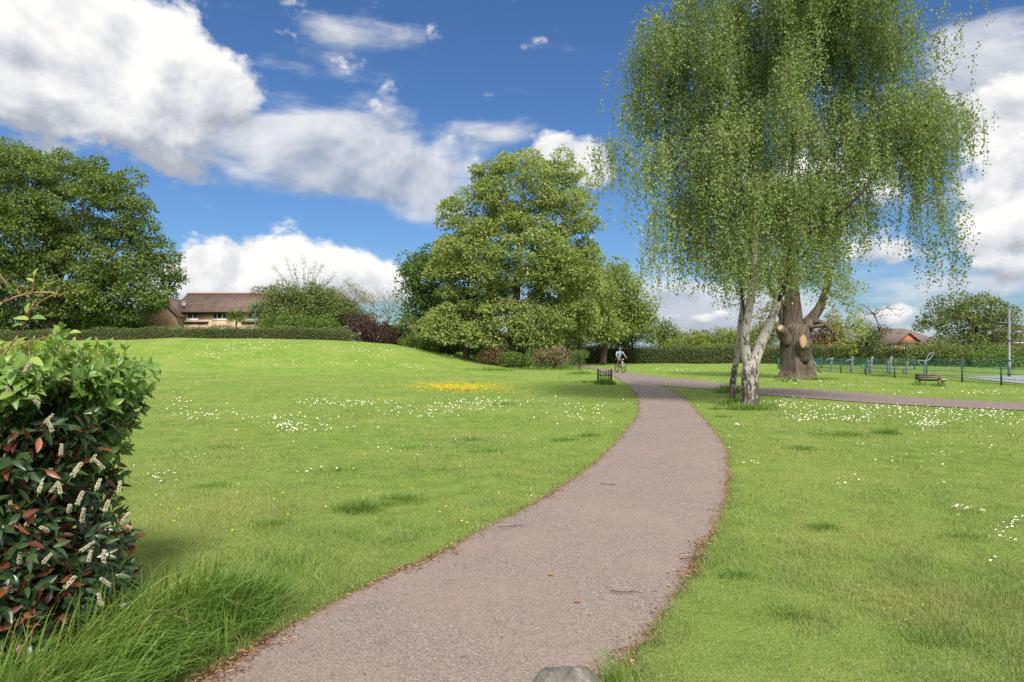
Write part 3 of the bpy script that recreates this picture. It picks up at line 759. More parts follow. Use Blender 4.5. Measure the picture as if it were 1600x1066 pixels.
M_TWIG = mat_bark('twig_bark', (.05, .035, .028), (.13, .09, .07))
for (px, py, ln, ang, lab) in [(980, 936, .22, -.1, 'thin dark twig lying mid tarmac on the footpath'), (952, 763, .24, -.5, 'bent dark twig lying mid path beyond the long twig'), (1084, 880, .26, .5, 'curved brown twig at the grass rim of the path'),
                               (800, 830, .25, .4, 'straw coloured stalk lying by the inner path edge')]:
    p = gp(px, py); mb = MB(); c, s_ = math.cos(ang), math.sin(ang)
    q = [p + np.array([c * u * ln - s_ * v, s_ * u * ln + c * v, .04 + .012 * abs(math.sin(u * 5))]) for u, v in ((-.5, .02), (-.2, -.01), (.1, .012), (.35, -.004), (.5, -.03))]
    tube(mb, q, np.array([.0038, .0035, .003, .0025, .0015]) * (1 + p[1] / 30), 6)
    tube(mb, [q[2], q[2] + np.array([c * .05 - s_ * .04, s_ * .05 + c * .04, .02])], [.0025, .001], 5)
    tag(mb.build('twig', M_TWIG, org=p, smooth=True), lab, 'twig', 'twigs lying on the footpath')
M_DEAD = mat_leaf('dead_leaf', [(0, (.16, .07, .03)), (1, (.34, .17, .06))], .15, .7, .2)
for (px, py, lab) in [(856, 908, 'single curled orange leaf on bare tarmac'), (897, 951, 'small orange leaf on the tarmac closest to the rock'), (372, 1030, 'brown curled leaf by the long grass at the path edge')]:
    p = gp(px, py); mb = MB()
    leaf_big(mb, p[None] + [[0, 0, .045]], np.array([[.9, .2, .1]]), np.array([[0, -.3, 1.]]), np.array([.05]), np.array([.026]), np.array([.4]), curl=.4)
    tag(mb.build('fallen_leaf', M_DEAD, org=p), lab, 'leaf', 'fallen leaves on the footpath')
# the rock at the path side by the camera
p = gp(888, 1092); m, t = new_mat('rough_stone'); s = NT(t)
nn = s.noise(s.obj(), 9, 8, .65); n2 = s.noise(s.obj(), 60, 4, .7)
c = s.ramp(s.m('ADD', s.m('MULTIPLY', nn, .7), s.m('MULTIPLY', n2, .3)), [(.3, (.045, .045, .042)), (.48, (.125, .115, .10)), (.65, (.25, .225, .185))])
s.out(s.pbr(c, .9, .2, s.bump(s.m('ADD', nn, s.m('MULTIPLY', n2, .3)), .8, .02)))
mb = MB(); nu, nv = 26, 16; Vr = []
for i in range(nv):
    th = .03 + (math.pi - .06) * i / (nv - 1)
    for j in range(nu):
        ph = 2 * math.pi * j / nu; q = np.array([math.sin(th) * math.cos(ph), math.sin(th) * math.sin(ph), math.cos(th)])
        for nx, dd_ in (((-.6, -.5, .62), .62), ((.75, -.3, .55), .66), ((.1, -.85, .4), .7), ((-.2, .3, .93), .78), ((.3, .8, .4), .7), ((-.95, .2, .1), .85)):
            nx = unit(np.array(nx)); k_ = np.dot(q, nx)
            if k_ > dd_: q = q - nx * (k_ - dd_) * .9
        Vr.append(q * np.array([.20, .17, .125]) * (1 + .03 * math.sin(ph * 7 + th * 5)))
i, j = np.meshgrid(np.arange(nv - 1), np.arange(nu), indexing='ij'); a = (i * nu + j).ravel(); b = (i * nu + (j + 1) % nu).ravel()
mb.add(np.array(Vr) + p + [0, 0, .035], [np.stack([a, a + nu, b + nu, b], 1), np.array([np.arange(nu)]), np.array([((nv - 1) * nu + np.arange(nu))[::-1]])])
tag(mb.build('rock', m, org=p), 'rough grey brown rock at the near end of the footpath', 'rock')
mb = MB(); n = 130; q = np.stack([p[0] + .24 + rng.normal(0, .05, n), p[1] + .05 + rng.normal(0, .06, n), np.zeros(n) + .02], 1)
blades(mb, q, rng.uniform(.08, .24, n), rng.uniform(.003, .005, n), rng.uniform(.02, .14, n), rng.uniform(1.5, 4.5, n), np.clip(rng.normal(.55, .2, n), 0, 1), 4)
tag(mb.build('grass_tuft', M_TALL), 'taller grass tuft between the rock and the lawn edge', 'grass tuft'); mb = MB()
n = 60; q = np.stack([p[0] - .2 + rng.normal(0, .02, n), p[1] - .05 + rng.normal(0, .02, n), np.zeros(n) + .02], 1)
blades(mb, q, rng.uniform(.05, .12, n), rng.uniform(.003, .005, n), rng.uniform(.02, .06, n), rng.uniform(1.5, 4.5, n), np.clip(rng.normal(.55, .2, n), 0, 1), 4)
tag(mb.build('grass_tuft', M_TALL), 'small sparse grass tuft on the tarmac side of the rock', 'grass tuft')
# ================================================================ tree materials
M_BARK = mat_bark('grey_brown_bark', (.055, .042, .032), (.16, .125, .095))
M_OAKBARK = mat_bark('oak_bark', (.05, .036, .029), (.155, .12, .095), (9, 9, .9), 1.6, .12)
M_TWIGS = mat_bark('bare_twigs', (.13, .11, .085), (.26, .22, .17))
M_IVY = mat_leaf('ivy_leaves', [(0, (.015, .035, .012)), (1, (.05, .10, .025))], .15, .4, .4)

def mat_birch():
    m, t = new_mat('birch_bark'); s = NT(t); p = s.obj(); g = s.pos()
    sep = s.n('ShaderNodeSeparateXYZ'); s.put(sep.inputs[0], g); z = sep.outputs[2]
    base = s.mix(s.noise(p, 4, 4), (.19, .175, .155), (.36, .34, .31))
    base = s.mix(s.ss(s.noise(p, 1.8, 4), .5, .7, 0, .6), base, (.33, .25, .20))
    lent = s.noise(s.scale(p, (5, 5, 26)), 1.6, 4, .6)
    base = s.mix(s.ss(lent, .58, .66, 0, .75), base, (.10, .085, .075))
    fis = s.noise(s.scale(p, (9, 9, 3.0)), 1.3, 6, .7)
    low = s.ss(z, .2, 1.9, 1, 0)
    dark = s.m('ADD', fis, s.m('MULTIPLY', low, .15))
    dark = s.m('ADD', dark, s.m('MULTIPLY', s.m('SUBTRACT', s.noise(p, 3.2, 3), .5), .35))
    base = s.mix(s.tint(), base, (.03, .022, .018))
    c = s.mix(s.ss(dark, .555, .615), base, s.mix(fis, (.022, .018, .015), (.095, .075, .058)))
    s.out(s.pbr(c, .8, .2, s.bump(s.m('ADD', fis, s.m('MULTIPLY', lent, .4)), .6, .02)))
    return m
M_BIRCH = mat_birch()
G = lambda a, b, c: [(0, a), (.5, b), (1, c)]
M_BIRCHLEAF = mat_leaf('birch_leaves', G((.112, .172, .055), (.192, .272, .09), (.285, .355, .135)), .5, .5, .3)
M_MAPLE = mat_leaf('maple_leaves', G((.115, .17, .045), (.21, .275, .078), (.305, .35, .12)), .48, .55, .25)
M_OAK = mat_leaf('oak_leaves', G((.062, .105, .024), (.115, .172, .04), (.185, .235, .06)), .40, .55, .25)
M_DARKLEAF = mat_leaf('dark_tree_leaves', G((.055, .11, .022), (.115, .185, .04), (.19, .25, .06)), .40, .55, .25)
M_YELLOWLEAF = mat_leaf('yellow_green_leaves', G((.11, .155, .022), (.20, .24, .035), (.30, .31, .06)), .40, .55, .2)
M_OLIVE = mat_leaf('olive_leaves', G((.07, .105, .03), (.13, .17, .05), (.21, .23, .08)), .35, .6, .2)
M_PALE = mat_leaf('sparse_spring_leaves', G((.13, .135, .06), (.20, .20, .09), (.30, .28, .14)), .35, .6, .2)
M_HEDGE = mat_leaf('hedge_leaves', G((.035, .055, .016), (.08, .115, .03), (.17, .20, .06)), .25, .6, .25)
M_PURPLE = mat_leaf('purple_leaves', G((.034, .016, .018), (.065, .028, .028), (.11, .055, .042)), .25, .5, .3)
M_REDDISH = mat_leaf('reddish_shrub_leaves', G((.05, .05, .02), (.11, .075, .035), (.20, .12, .06)), .25, .6, .25)
M_TANSHRUB = mat_leaf('tan_shrub_twigs', G((.10, .075, .045), (.18, .14, .08), (.22, .20, .09)), .2, .7, .15)

# ================================================================ silver birch (two stems from one foot)
D0 = 19.7
def bp(px, py, dd=0.): return W(px, py, D0 + dd)
base = np.array([bp(1174, 637)[0], D0, 0.0])
birch = thing('birch_tree', 'big silver birch with two white stems and weeping green foliage by the path', 'tree', base)
sk = Skel()
foot = spline([[base[0], D0, -.05], bp(1173, 625), bp(1172, 600), bp(1172, 578)], 12)
fid = sk.chain(foot, np.interp(np.linspace(0, 1, 12), [0, .12, .5, 1], [.33, .27, .235, .25]))
ls = spline([foot[-1], bp(1166, 556, -.02), bp(1164, 522, -.1), bp(1171, 478, -.2), bp(1176, 440, -.3), bp(1180, 390, -.35), bp(1181, 330, -.3), bp(1184, 240, -.2), bp(1188, 150, -.1), bp(1196, 40), bp(1199, -60, .1), bp(1203, -150, .2)], 44)[1:]
lid = sk.chain(ls, np.interp(np.linspace(0, 1, 43), [0, .1, .25, .6, 1], [.17, .14, .115, .075, .02]), fid[-1])
rs = spline([foot[-1], bp(1181, 558, .03), bp(1192, 530, .1), bp(1206, 498, .15), bp(1216, 466, .2), bp(1222, 425, .25), bp(1228, 350, .3), bp(1237, 250, .35), bp(1247, 140, .3), bp(1254, 30, .25), bp(1258, -80, .2), bp(1262, -180, .2)], 44)[1:]
rid = sk.chain(rs, np.interp(np.linspace(0, 1, 43), [0, .1, .25, .6, 1], [.18, .155, .125, .08, .02]), fid[-1])
def limb(start, pts, r0, r1):
    q = spline([sk.p[start]] + pts, 5 * len(pts) + 1)[1:]
    return sk.chain(q, np.linspace(r0, r1, len(q)), start)
limb(rid[13], [bp(1258, 372, -.3), bp(1300, 342, -.7), bp(1345, 303, -1.0), bp(1376, 262, -.6), bp(1392, 230, -.4)], .06, .012)
limb(rid[19], [bp(1290, 250, .6), bp(1350, 185, 1.0), bp(1410, 150, 1.2)], .06, .015)
limb(lid[14], [bp(1140, 345, -.6), bp(1100, 290, -1.0), bp(1070, 262, -1.2)], .06, .015)
limb(lid[18], [bp(1140, 240, .4), bp(1080, 175, .8), bp(1030, 140, .9)], .06, .015)
limb(lid[8], [bp(1150, 415, -.4), bp(1110, 385, -.8), bp(1080, 378, -1)], .04, .012)
limb(rid[10], [bp(1250, 405, .3), bp(1285, 385, .5), bp(1310, 380, .5)], .05, .012)
LB = [(1210, 10, 190, 120), (1050, 120, 78, 100), (1080, 240, 105, 85), (1190, 170, 130, 120), (1385, 195, 105, 85), (1335, 60, 90, 80), (1230, -130, 130, 110), (1165, 330, 135, 75), (1280, 310, 95, 65), (1445, 225, 62, 62), (1000, 215, 50, 50), (1180, 415, 80, 30), (1300, 220, 80, 70)]
tips = crown_points(LB, D0, 390, .44, .35, 1.0)
sk.reach(tips, base, .45, minz=3.6, rise=.55, zpen=1.6, skip=0)
mb = MB(); r = sk.radii(.0075, .47); sk.mesh(mb, r, 0, 14)
mb.build('trunk', M_BIRCH, birch, base, smooth=True)
# weeping strands: each branch tip carries a skirt of hanging twigs set with small leaves
mbL = MB(); mbT = MB()
def weep(tips, per, spread, lmin, lmax, leaf, zfloor=3.1, step=.036):
    for c in tips:
        zlim = zfloor
        k = rng.poisson(per); ctint = .5 + .14 * float(fnoise(c[0] + c[2], c[1] * .5 + c[2] * .8, .9, 77)) + rng.normal(0, .12)
        longer = rng.uniform(.45, 1.5); ow = np.array([c[0] - base[0], c[1] - base[1], 0]); ow = unit(unit(ow) + rng.normal(0, .55, 3) * [1, 1, 0]); al = rng.uniform(.5, 1.15)
        arch = np.array([c + ow * al * (f_ - .35) + np.array([0, 0, .22 * math.sin(f_ * math.pi) - .42 * f_ * f_]) for f_ in np.linspace(0, 1, 7)])
        tube(mbT, arch, np.linspace(.012, .004, 7), 4, 0, cap=False)
        for _ in range(max(3, k)):
            a = rng.uniform(0, 6.28); o = rng.normal(0, spread, 3) * np.array([1, 1, .55])
            L = min(rng.uniform(lmin, lmax) * longer, c[2] + o[2] - zlim - rng.uniform(0, .5))
            if L < .2: continue
            reach = rng.uniform(.05, .35); n = max(4, int(L / step)); f = np.linspace(0, 1, n)
            ft = rng.random(); s0 = c + ow * al * (ft - .35) + np.array([0, 0, .22 * math.sin(ft * math.pi) - .42 * ft * ft]) + o
            P = s0 + np.outer(reach * (1 - np.exp(-3 * f)), [math.cos(a), math.sin(a), 0]); P[:, 2] += .10 * np.sin(np.minimum(f * 3, 1) * math.pi) - L * f ** 1.25
            P[:, :2] += np.cumsum(rng.normal(0, .006, (n, 2)), 0)
            if rng.random() < .45: tube(mbT, P[::max(1, n // 6)], .0035, 3, 0, cap=False)
            P = P + rng.normal(0, .05, (n, 3))
            T = rng.normal(0, .55, (n, 3)) + np.array([0, 0, -.75]); N = rng.normal(0, 1, (n, 3)) + np.array([0, -.1, .35])
            ln = leaf * rng.uniform(.65, 1.3, n)
            leaf_quads(mbL, P, T, N, ln, ln * .78, np.clip(ctint + rng.normal(0, .2, n), 0, 1))
weep(tips, BIRCH_PER, .20, .3, 1.25, .066, step=.033)
# the long outer curtains
curt = [bp(px, py, dz) for px, py, dz in [(955, 240, 0), (965, 255, .5), (985, 262, -.4), (1010, 290, .2), (1035, 340, -.5), (1050, 355, .3), (1075, 370, -.7), (1095, 395, .1), (1120, 400, -.4), (1030, 395, .2), (1150, 420, -.6), (1430, 330, .3), (1450, 320, -.3), (1470, 300, .1), (1480, 325, .5), (1440, 370, .3), (1468, 390, 0), (1485, 370, .2), (1270, 395, -.3), (1300, 400, .2), (1245, 420, -.4), (1415, 300, .1), (1465, 60, .3), (1455, 20, .1)]]
weep(curt[:11], 8, .26, .7, 1.8, .07); weep(curt[11:], 14, .32, .6, 1.5, .07)
mbL.build('crown', M_BIRCHLEAF, birch, base); mbT.build('hanging_twigs', mat_plain('birch_twig', (.10, .06, .045), .8, .2), birch, base)

# slim birch stem standing behind it
b2 = np.array([(1143 - CX) / F * 23.6, 23.6, 0.0]); q2 = lambda px, py, dd=0.: W(px, py, 23.6 + dd)
slim = thing('birch_tree', 'slim leaning birch behind the big birch, its foot in a grass tussock', 'tree', b2)
sk = Skel(); sp = spline([b2 - [0, 0, .05], q2(1146, 590), q2(1153, 545), q2(1157, 505), q2(1160, 460, .2), q2(1150, 380, .3), q2(1140, 300, .5), q2(1136, 230, .6)], 30)
sk.chain(sp, np.interp(np.linspace(0, 1, 30), [0, .08, .5, 1], [.15, .11, .085, .02]))
tp = crown_points([(1130, 300, 75, 70), (1150, 400, 60, 45)], 23.6, 45, .5, .3)
sk.reach(tp, b2, .5, minz=2.6, rise=.5)
mb = MB(); sk.mesh(mb, sk.radii(.008, .45), 0, 10); mb.build('trunk', M_BIRCH, slim, b2, smooth=True)
mbL = MB(); mbT = MB(); weep(tp, 16, .32, .5, 1.6, .07, zfloor=2.7, step=.05)
mbL.build('crown', M_BIRCHLEAF, slim, b2)

# ================================================================ old pollard oak
D1 = 38.6; ob = np.array([(1246 - CX) / F * D1, D1, 0.0]); op = lambda px, py, dd=0.: W(px, py, D1 + dd)
oak = thing('oak_tree', 'stout old oak with rough brown trunk and pale saw cuts', 'tree', ob)
fl = lambda ang, f: (np.sin(ang * 5 + 1) * .10 + np.sin(ang * 9 + 2) * .05 + np.sin(ang * 15) * .03) * (1 - .55 * f) + (np.maximum(0, np.cos(ang - .3)) ** 6 * .55 + np.maximum(0, np.cos(ang - 2.6)) ** 8 * .2) * max(0, 1 - f * 5)
mb = MB()
tube(mb, spline([ob - [0, 0, .1], op(1246, 575), op(1243, 545), op(1242, 518), op(1243, 506)], 26), np.interp(np.linspace(0, 1, 26), [0, .06, .2, .5, .85, 1], [1.12, 1.0, .86, .78, .72, .5]), 40, 0, flute=fl)
def olimb(pts, r0, r1, n=16): tube(mb, spline(pts, n), np.linspace(r0, r1, n), 14, 0, flute=lambda a, f: np.sin(a * 4 + f * 6) * .07)
olimb([op(1240, 530), op(1239, 500), op(1238, 470), op(1236, 420, .3), op(1240, 350, .4)], .62, .22)
olimb([op(1232, 535, -.2), op(1224, 522, -.4), op(1219, 513, -.75)], .40, .24, 8)
olimb([op(1252, 560, -.4), op(1255, 545, -.75), op(1256, 535, -1.05)], .5, .36, 8)
olimb([op(1256, 528), op(1268, 500, .1), op(1281, 480, .2), op(1290, 455, .1), op(1300, 420)], .36, .12)
olimb([op(1266, 507, .1), op(1277, 503, -.3), op(1290, 508, -.8), op(1302, 520, -1.2), op(1312, 538, -1.4)], .20, .05)
olimb([op(1234, 520), op(1226, 498, .3), op(1212, 460, .5), op(1195, 430, .6)], .4, .12)
mb.build('trunk', M_OAKBARK, oak, ob, smooth=True)
def cutface(c, nrm, rx, rz, col1, col2, name='saw_cut'):
    m, t = new_mat('sawn_wood'); s = NT(t); o_ = s.obj()
    wv = s.noise(o_, 7, 4); s.out(s.pbr(s.mix(wv, col1, col2), .8, .15))
    b = MB(); nrm = unit(np.array(nrm)); u = unit(np.cross([0, 0, 1], nrm)); v = np.cross(nrm, u); n = 20
    ring = lambda k, z: np.array([c + (u * math.cos(a) * rx + v * math.sin(a) * rz * (1 + .15 * math.sin(2 * a))) * k + nrm * z for a in np.arange(n) / n * 2 * math.pi])
    Vv = np.vstack([ring(1.0, -.08), ring(1.0, .01), ring(.8, .035), [c + nrm * .04]])
    i = np.arange(n); j = (i + 1) % n
    b.add(Vv, [np.stack([i, j, j + n, i + n], 1), np.stack([i + n, j + n, j + 2 * n, i + 2 * n], 1), np.stack([i + 2 * n, j + 2 * n, 0 * i + 3 * n], 1)])
    b.build(name, m, oak, ob, smooth=False)
cutface(op(1255.5, 534, -1.24), (.25, -1, .12), .21, .36, (.24, .145, .075), (.34, .225, .125))
cutface(op(1219, 512.5, -.80), (-.15, -1, .25), .15, .15, (.27, .19, .12), (.34, .26, .18))
sk = Skel(); sk.chain([op(1243, 515), op(1240, 470), op(1238, 400), op(1240, 330)], [.4, .3, .2, .1])
i3 = sk.chain([op(1281, 480, .2), op(1290, 455, .1), op(1300, 420)], [.2, .15, .1], 0); i4 = sk.chain([op(1290, 508, -.8), op(1302, 520, -1.2), op(1312, 538, -1.4)], [.1, .08, .05], 0)
i5 = sk.chain([op(1226, 498, .3), op(1212, 460, .5), op(1195, 430, .6)], [.2, .15, .1], 0)
otg = crown_points([(1240, 360, 95, 80), (1310, 440, 40, 40), (1200, 430, 55, 40), (1270, 420, 60, 40)], D1, 120, .8, .45)
low = np.array([op(px, py, dz) for px, py, dz in [(1318, 520, -1.5), (1330, 512, -1.6), (1340, 522, -1.6), (1322, 535, -1.5), (1308, 505, -1.2), (1335, 500, -1.4), (1345, 512, -1.2), (1300, 470, 0), (1315, 455, .2), (1325, 470, .1), (1302, 490, -.3), (1335, 480, 0), (1190, 490, .5), (1180, 505, .4), (1186, 520, .6), (1205, 480, .3), (1178, 530, .5), (1328, 545, -1.5)]])
sk.reach(otg, ob, .8, minz=3.0); sk.reach(low, ob, .8, minz=2.0)
mb = MB(); sk.mesh(mb, np.minimum(sk.radii(.012, .45), .16), 0, 6); mb.build('branch', M_BARK, oak, ob, smooth=True)
mb = MB(); clump_leaves(mb, otg, .75 * rng.uniform(.7, 1.3, len(otg)), 150, .11, tint0=.42)
clump_leaves(mb, low, .62 * rng.uniform(.7, 1.3, len(low)), 170, .11, tint0=.6)
mb.build('crown', M_YELLOWLEAF, oak, ob)

# ================================================================ maple group beside the path
def tz(px, d): return float(height((px - CX) / F * d, d))
dm = 61.0; zb = tz(808, dm); mp = lambda px, py, dd=0.: W(px, py, dm + dd)
mbs = np.array([(808 - CX) / F * dm, dm, zb])
maple = broadleaf('maple_tree', 'tall broad light green maple with an ivy clad trunk beside shrubs', 'tree', mbs,
          [mbs - [0, 0, .1], mp(807, 540), mp(806, 500), mp(808, 440), mp(812, 370), mp(818, 290)], [.62, .45, .40, .3, .2, .06],
          [(812, 300, 85, 55), (740, 335, 48, 45), (885, 330, 45, 50), (800, 400, 115, 75), (735, 425, 62, 65), (880, 430, 62, 62), (720, 490, 52, 42), (790, 500, 100, 38), (870, 500, 70, 38), (825, 268, 45, 25), (690, 505, 25, 25)],
          dm, MAPLE_N, 1.05, 1.15, 280, .24, M_MAPLE, M_BARK, shell=.62, dd=.85, tint0=.64, cvar=.15, flat=.55,
          extra=[mp(px, py, dz) for px, py, dz in [(878, 248, 0), (868, 258, .5), (890, 258, -.3), (880, 268, 0), (702, 320, 0), (918, 352, 0), (915, 385, .5), (905, 300, .3), (760, 268, .4), (692, 372, 0), (680, 500, -1), (676, 525, -1.5), (700, 530, -2), (742, 530, -3), (830, 530, -3), (860, 528, -2)]],
          forks=[(.3, [mp(775, 470, .5), mp(745, 400, .8), mp(735, 350, 1)], .22, .07), (.35, [mp(840, 450, .4), mp(870, 390, .6), mp(880, 340, .6)], .22, .07), (.2, [mp(770, 510, -1), mp(730, 490, -1.5)], .15, .06)])
# ivy sleeve on the lower trunk, a part of the tree
mb = MB(); n = 1500; f = rng.random(n); a = rng.uniform(0, 6.28, n); rr = .62 - .2 * f + rng.uniform(0, .25, n)
P = np.stack([mbs[0] + np.cos(a) * rr - .1 * f, mbs[1] + np.sin(a) * rr, zb + f * 3.6], 1)
leaf_quads(mb, P, rng.normal(0, .5, (n, 3)) + [0, 0, -.8], np.stack([np.cos(a), np.sin(a), 0 * a + .3], 1) + rng.normal(0, .3, (n, 3)), .2 * rng.uniform(.7, 1.2, n), .17, rng.random(n))
mb.build('ivy', M_IVY, maple, mbs)

def quick(name, label, px, py, d, lobes, n, gap, clump, per, leaf, mleaf, mbark=M_BARK, group=None, topy=None, r0=.25, **kw):
    """background tree: foot seen at (px, py) d metres off"""
    z0 = tz(px, d) if py is None else W(px, py, d)[2]
    b = np.array([(px - CX) / F * d, d, z0]); ty = topy if topy else min(l[1] for l in lobes)
    top = W(lobes[0][0], ty + 8, d); mid = (b * .55 + top * .45) + np.array([rng.normal(0, .15), 0, 0])
    return broadleaf(name, label, 'tree' if 'tree' in name else 'shrub', b, [b - [0, 0, .15], b * .8 + mid * .2, mid, top], [r0 * 1.3, r0, r0 * .7, r0 * .2], lobes, d, n, gap, clump, per, leaf, mleaf, mbark, group, **kw)

quick('maple_tree', 'dense dark green tree close behind the tall maple', 660, None, 67, [(668, 440, 36, 50), (658, 490, 30, 40), (690, 420, 40, 30), (640, 425, 14, 24), (680, 500, 40, 38)], 110, .8, 1.1, 130, .26, M_DARKLEAF, group='trees round the tall maple', r0=.25, tint0=.28)
quick('maple_tree', 'slim trunked green tree under the tall maple', 728, None, 63, [(728, 500, 34, 24), (740, 480, 40, 26)], 34, .8, 1.0, 120, .24, M_DARKLEAF, group='trees round the tall maple', r0=.32, tint0=.5)
quick('maple_tree', 'round green tree beside the tall maple above the clipped bushes', 900, None, 69, [(918, 470, 42, 55), (900, 440, 35, 40), (930, 510, 40, 30), (890, 505, 40, 30)], 120, .8, 1.05, 130, .25, M_MAPLE, group='trees round the tall maple', r0=.25, tint0=.48)
quick('maple_tree', 'green tree behind the cyclist with its trunk against the dark hedge', 942, 566, 74, [(960, 455, 38, 42), (975, 500, 42, 34), (945, 490, 45, 45), (1000, 480, 16, 22), (965, 425, 20, 16)], 130, .8, 1.1, 130, .27, M_MAPLE, group='trees round the tall maple', r0=.33, tint0=.45)
quick('maple_tree', 'low green tree at the outer edge of the maple group above the hedge', 985, 567, 80, [(985, 505, 30, 30), (1002, 515, 18, 18), (965, 520, 30, 22)], 60, .9, 1.1, 120, .28, M_DARKLEAF, group='trees round the tall maple', r0=.22, tint0=.5)
# leaning bare trunk beside the purple shrub
dl = 64; b = np.array([(660 - CX) / F * dl, dl, tz(660, dl) - .1]); lt = thing('leaning_tree', 'dark trunk leaning out from the maple group over low ivy', 'tree', b)
mb = MB(); tube(mb, spline([b, W(656, 538, dl), W(648, 520, dl), W(640, 510, dl), W(632, 500, dl + .4)], 16), np.linspace(.3, .15, 16), 9, flute=lambda a, f: np.sin(a * 3 + f * 9) * .08); mb.build('trunk', M_BARK, lt, b, smooth=True)
mb = MB(); C = np.array([W(px, py, dl + dz) for px, py, dz in [(634, 496, .3), (640, 500, .5), (645, 503, .2), (628, 505, .4)]]); clump_leaves(mb, C, .6, 90, .2, tint0=.4); mb.build('crown', M_DARKLEAF, lt, b)

# ================================================================ big oak over the houses
do = 74; zo = 2.6; obs = np.array([(80 - CX) / F * do, do, zo]); q = lambda px, py, dd=0.: W(px, py, do + dd)
broadleaf('oak_tree', 'huge spreading dark green oak standing before the tiled roofs', 'tree', obs, [obs, q(82, 500), q(84, 460), q(80, 400), q(70, 330), q(60, 280)], [.9, .7, .65, .5, .3, .08],
          [(40, 295, 115, 62), (125, 325, 105, 75), (185, 350, 60, 55), (175, 400, 75, 70), (205, 440, 60, 50), (110, 430, 130, 60), (20, 380, 120, 80), (-70, 350, 120, 110), (20, 450, 110, 55), (150, 470, 100, 32), (-110, 430, 110, 70), (60, 478, 120, 30), (150, 490, 60, 20), (230, 470, 35, 25), (250, 440, 24, 18)],
          do, OAK_N, 1.35, 1.5, 320, .28, M_OAK, M_BARK, shell=.5, dd=.8, tint0=.48, seg=1.2, tip=.03, flat=.5, zmin=3.2, cvar=.14,
          extra=[q(px, py, dz) for px, py, dz in [(262, 415, 0), (272, 408, .5), (268, 432, 0), (255, 455, -1), (240, 480, -1), (215, 492, -1), (185, 492, -1.5), (100, 488, -2), (60, 490, -2), (20, 485, -2), (60, 240, 0), (90, 245, 0), (30, 238, 0), (0, 240, 0), (110, 255, 0), (130, 265, .5), (150, 276, 0), (168, 290, -.5), (188, 304, 0), (207, 324, .5), (226, 348, 0), (243, 372, -.5), (256, 396, 0), (235, 482, -2), (248, 472, -2), (225, 470, -3)]],
          forks=[(.25, [q(120, 440, -.5), q(170, 400, -1), q(200, 380, -1)], .38, .1), (.25, [q(40, 430, -.6), q(-20, 390, -1), q(-60, 370, -1)], .38, .1), (.4, [q(115, 380, .5), q(130, 320, .6)], .3, .1), (.18, [q(120, 475, -1), q(180, 455, -1.5)], .25, .08)])

# ================================================================ garden trees and shrubs behind the mound
gm = 'garden trees and shrubs behind the mound hedge'
def bare(name, label, px, d, fans, n, leaf, mleaf, per, r0=.12, group=None, spread=.12, z0=None, mb_=M_TWIGS, clump=.35):
    z0 = tz(px, d) if z0 is None else z0; b = np.array([(px - CX) / F * d, d, z0])
    root = thing(name, label, 'tree' if 'tree' in name else 'shrub', b, group); sk = Skel()
    top = W(fans[0][0], fans[0][1] + 25, d); sk.chain(spline([b - [0, 0, .1], b * .6 + top * .4, b * .35 + top * .65], 7), np.linspace(r0, r0 * .6, 7))
    tg = []
    for (fx, fy, rx, ry, k) in fans:
        for _ in range(k):
            v = rdir(1)[0]; p = W(fx + v[0] * rx * rng.uniform(.3, 1), fy - abs(v[2]) * ry * rng.uniform(.3, 1) + ry * .5, d); p[1] += v[1] * rx * d / F; tg.append(p)
    tg = np.array(tg); sk.reach(tg, b, .5, minz=z0 + .5, rise=.7, jit=spread)
    mb = MB(); sk.mesh(mb, sk.radii(.026, .42), 0, 5); mb.build('trunk', mb_, root, b, smooth=True)
    P = np.array(sk.p)[6:]; k = rng.integers(0, len(P), per); Pq = P[k] + rng.normal(0, clump, (per, 3)) * np.array([1, 1, .8])
    mb = MB(); leaf_quads(mb, Pq, rdir(per, -.1), rdir(per, .7), leaf * rng.uniform(.6, 1.3, per), leaf * .6, np.clip(rng.normal(.5, .22, per), 0, 1)); mb.build('crown', mleaf, root, b)
    return root
# spiky young cherry with sparse leaves along straight rods
ds = 76; b = np.array([(478 - CX) / F * ds, ds, tz(478, ds)]); root = thing('young_tree', 'young tree with straight pale rods rising above the garden shrubs', 'tree', b, gm)
sk = Skel(); sk.chain(spline([b, W(478, 500, ds), W(476, 478, ds)], 5), np.linspace(.12, .09, 5)); ends = [(428, 418, 0), (447, 405, .5), (475, 402, 0), (493, 412, -.4), (503, 416, .4), (523, 428, 0), (515, 440, .6), (432, 440, -.4), (460, 415, .3), (485, 420, .8), (505, 440, -.5), (440, 455, .2), (535, 450, .2), (422, 452, .3)]
tgs = [W(a, c, ds + e) for a, c, e in ends]
for t_ in tgs:
    sk.chain(spline([sk.p[4], sk.p[4] * .6 + t_ * .4 + rng.normal(0, .1, 3), t_], 12)[1:], np.linspace(.05, .018, 11), 4)
mb = MB(); sk.mesh(mb, np.array([max(f_, .012) for f_ in sk.fix]), 0, 5); mb.build('trunk', M_TWIGS, root, b, smooth=True)
mb = MB(); P = np.array(sk.p)[5:]; n = 2600; k = rng.integers(0, len(P), n); leaf_quads(mb, P[k] + rng.normal(0, .15, (n, 3)), rdir(n), rdir(n, .5), .16 * rng.uniform(.6, 1.3, n), .09, rng.random(n))
C = np.array([W(a, c, ds + e) for a, c, e in [(450, 470, 0), (480, 462, .5), (505, 470, 0), (465, 488, -.5), (495, 490, 0), (520, 485, .5), (440, 490, 0)]]); clump_leaves(mb, C, 1.0, 110, .2, tint0=.5); mb.build('crown', M_OLIVE, root, b)
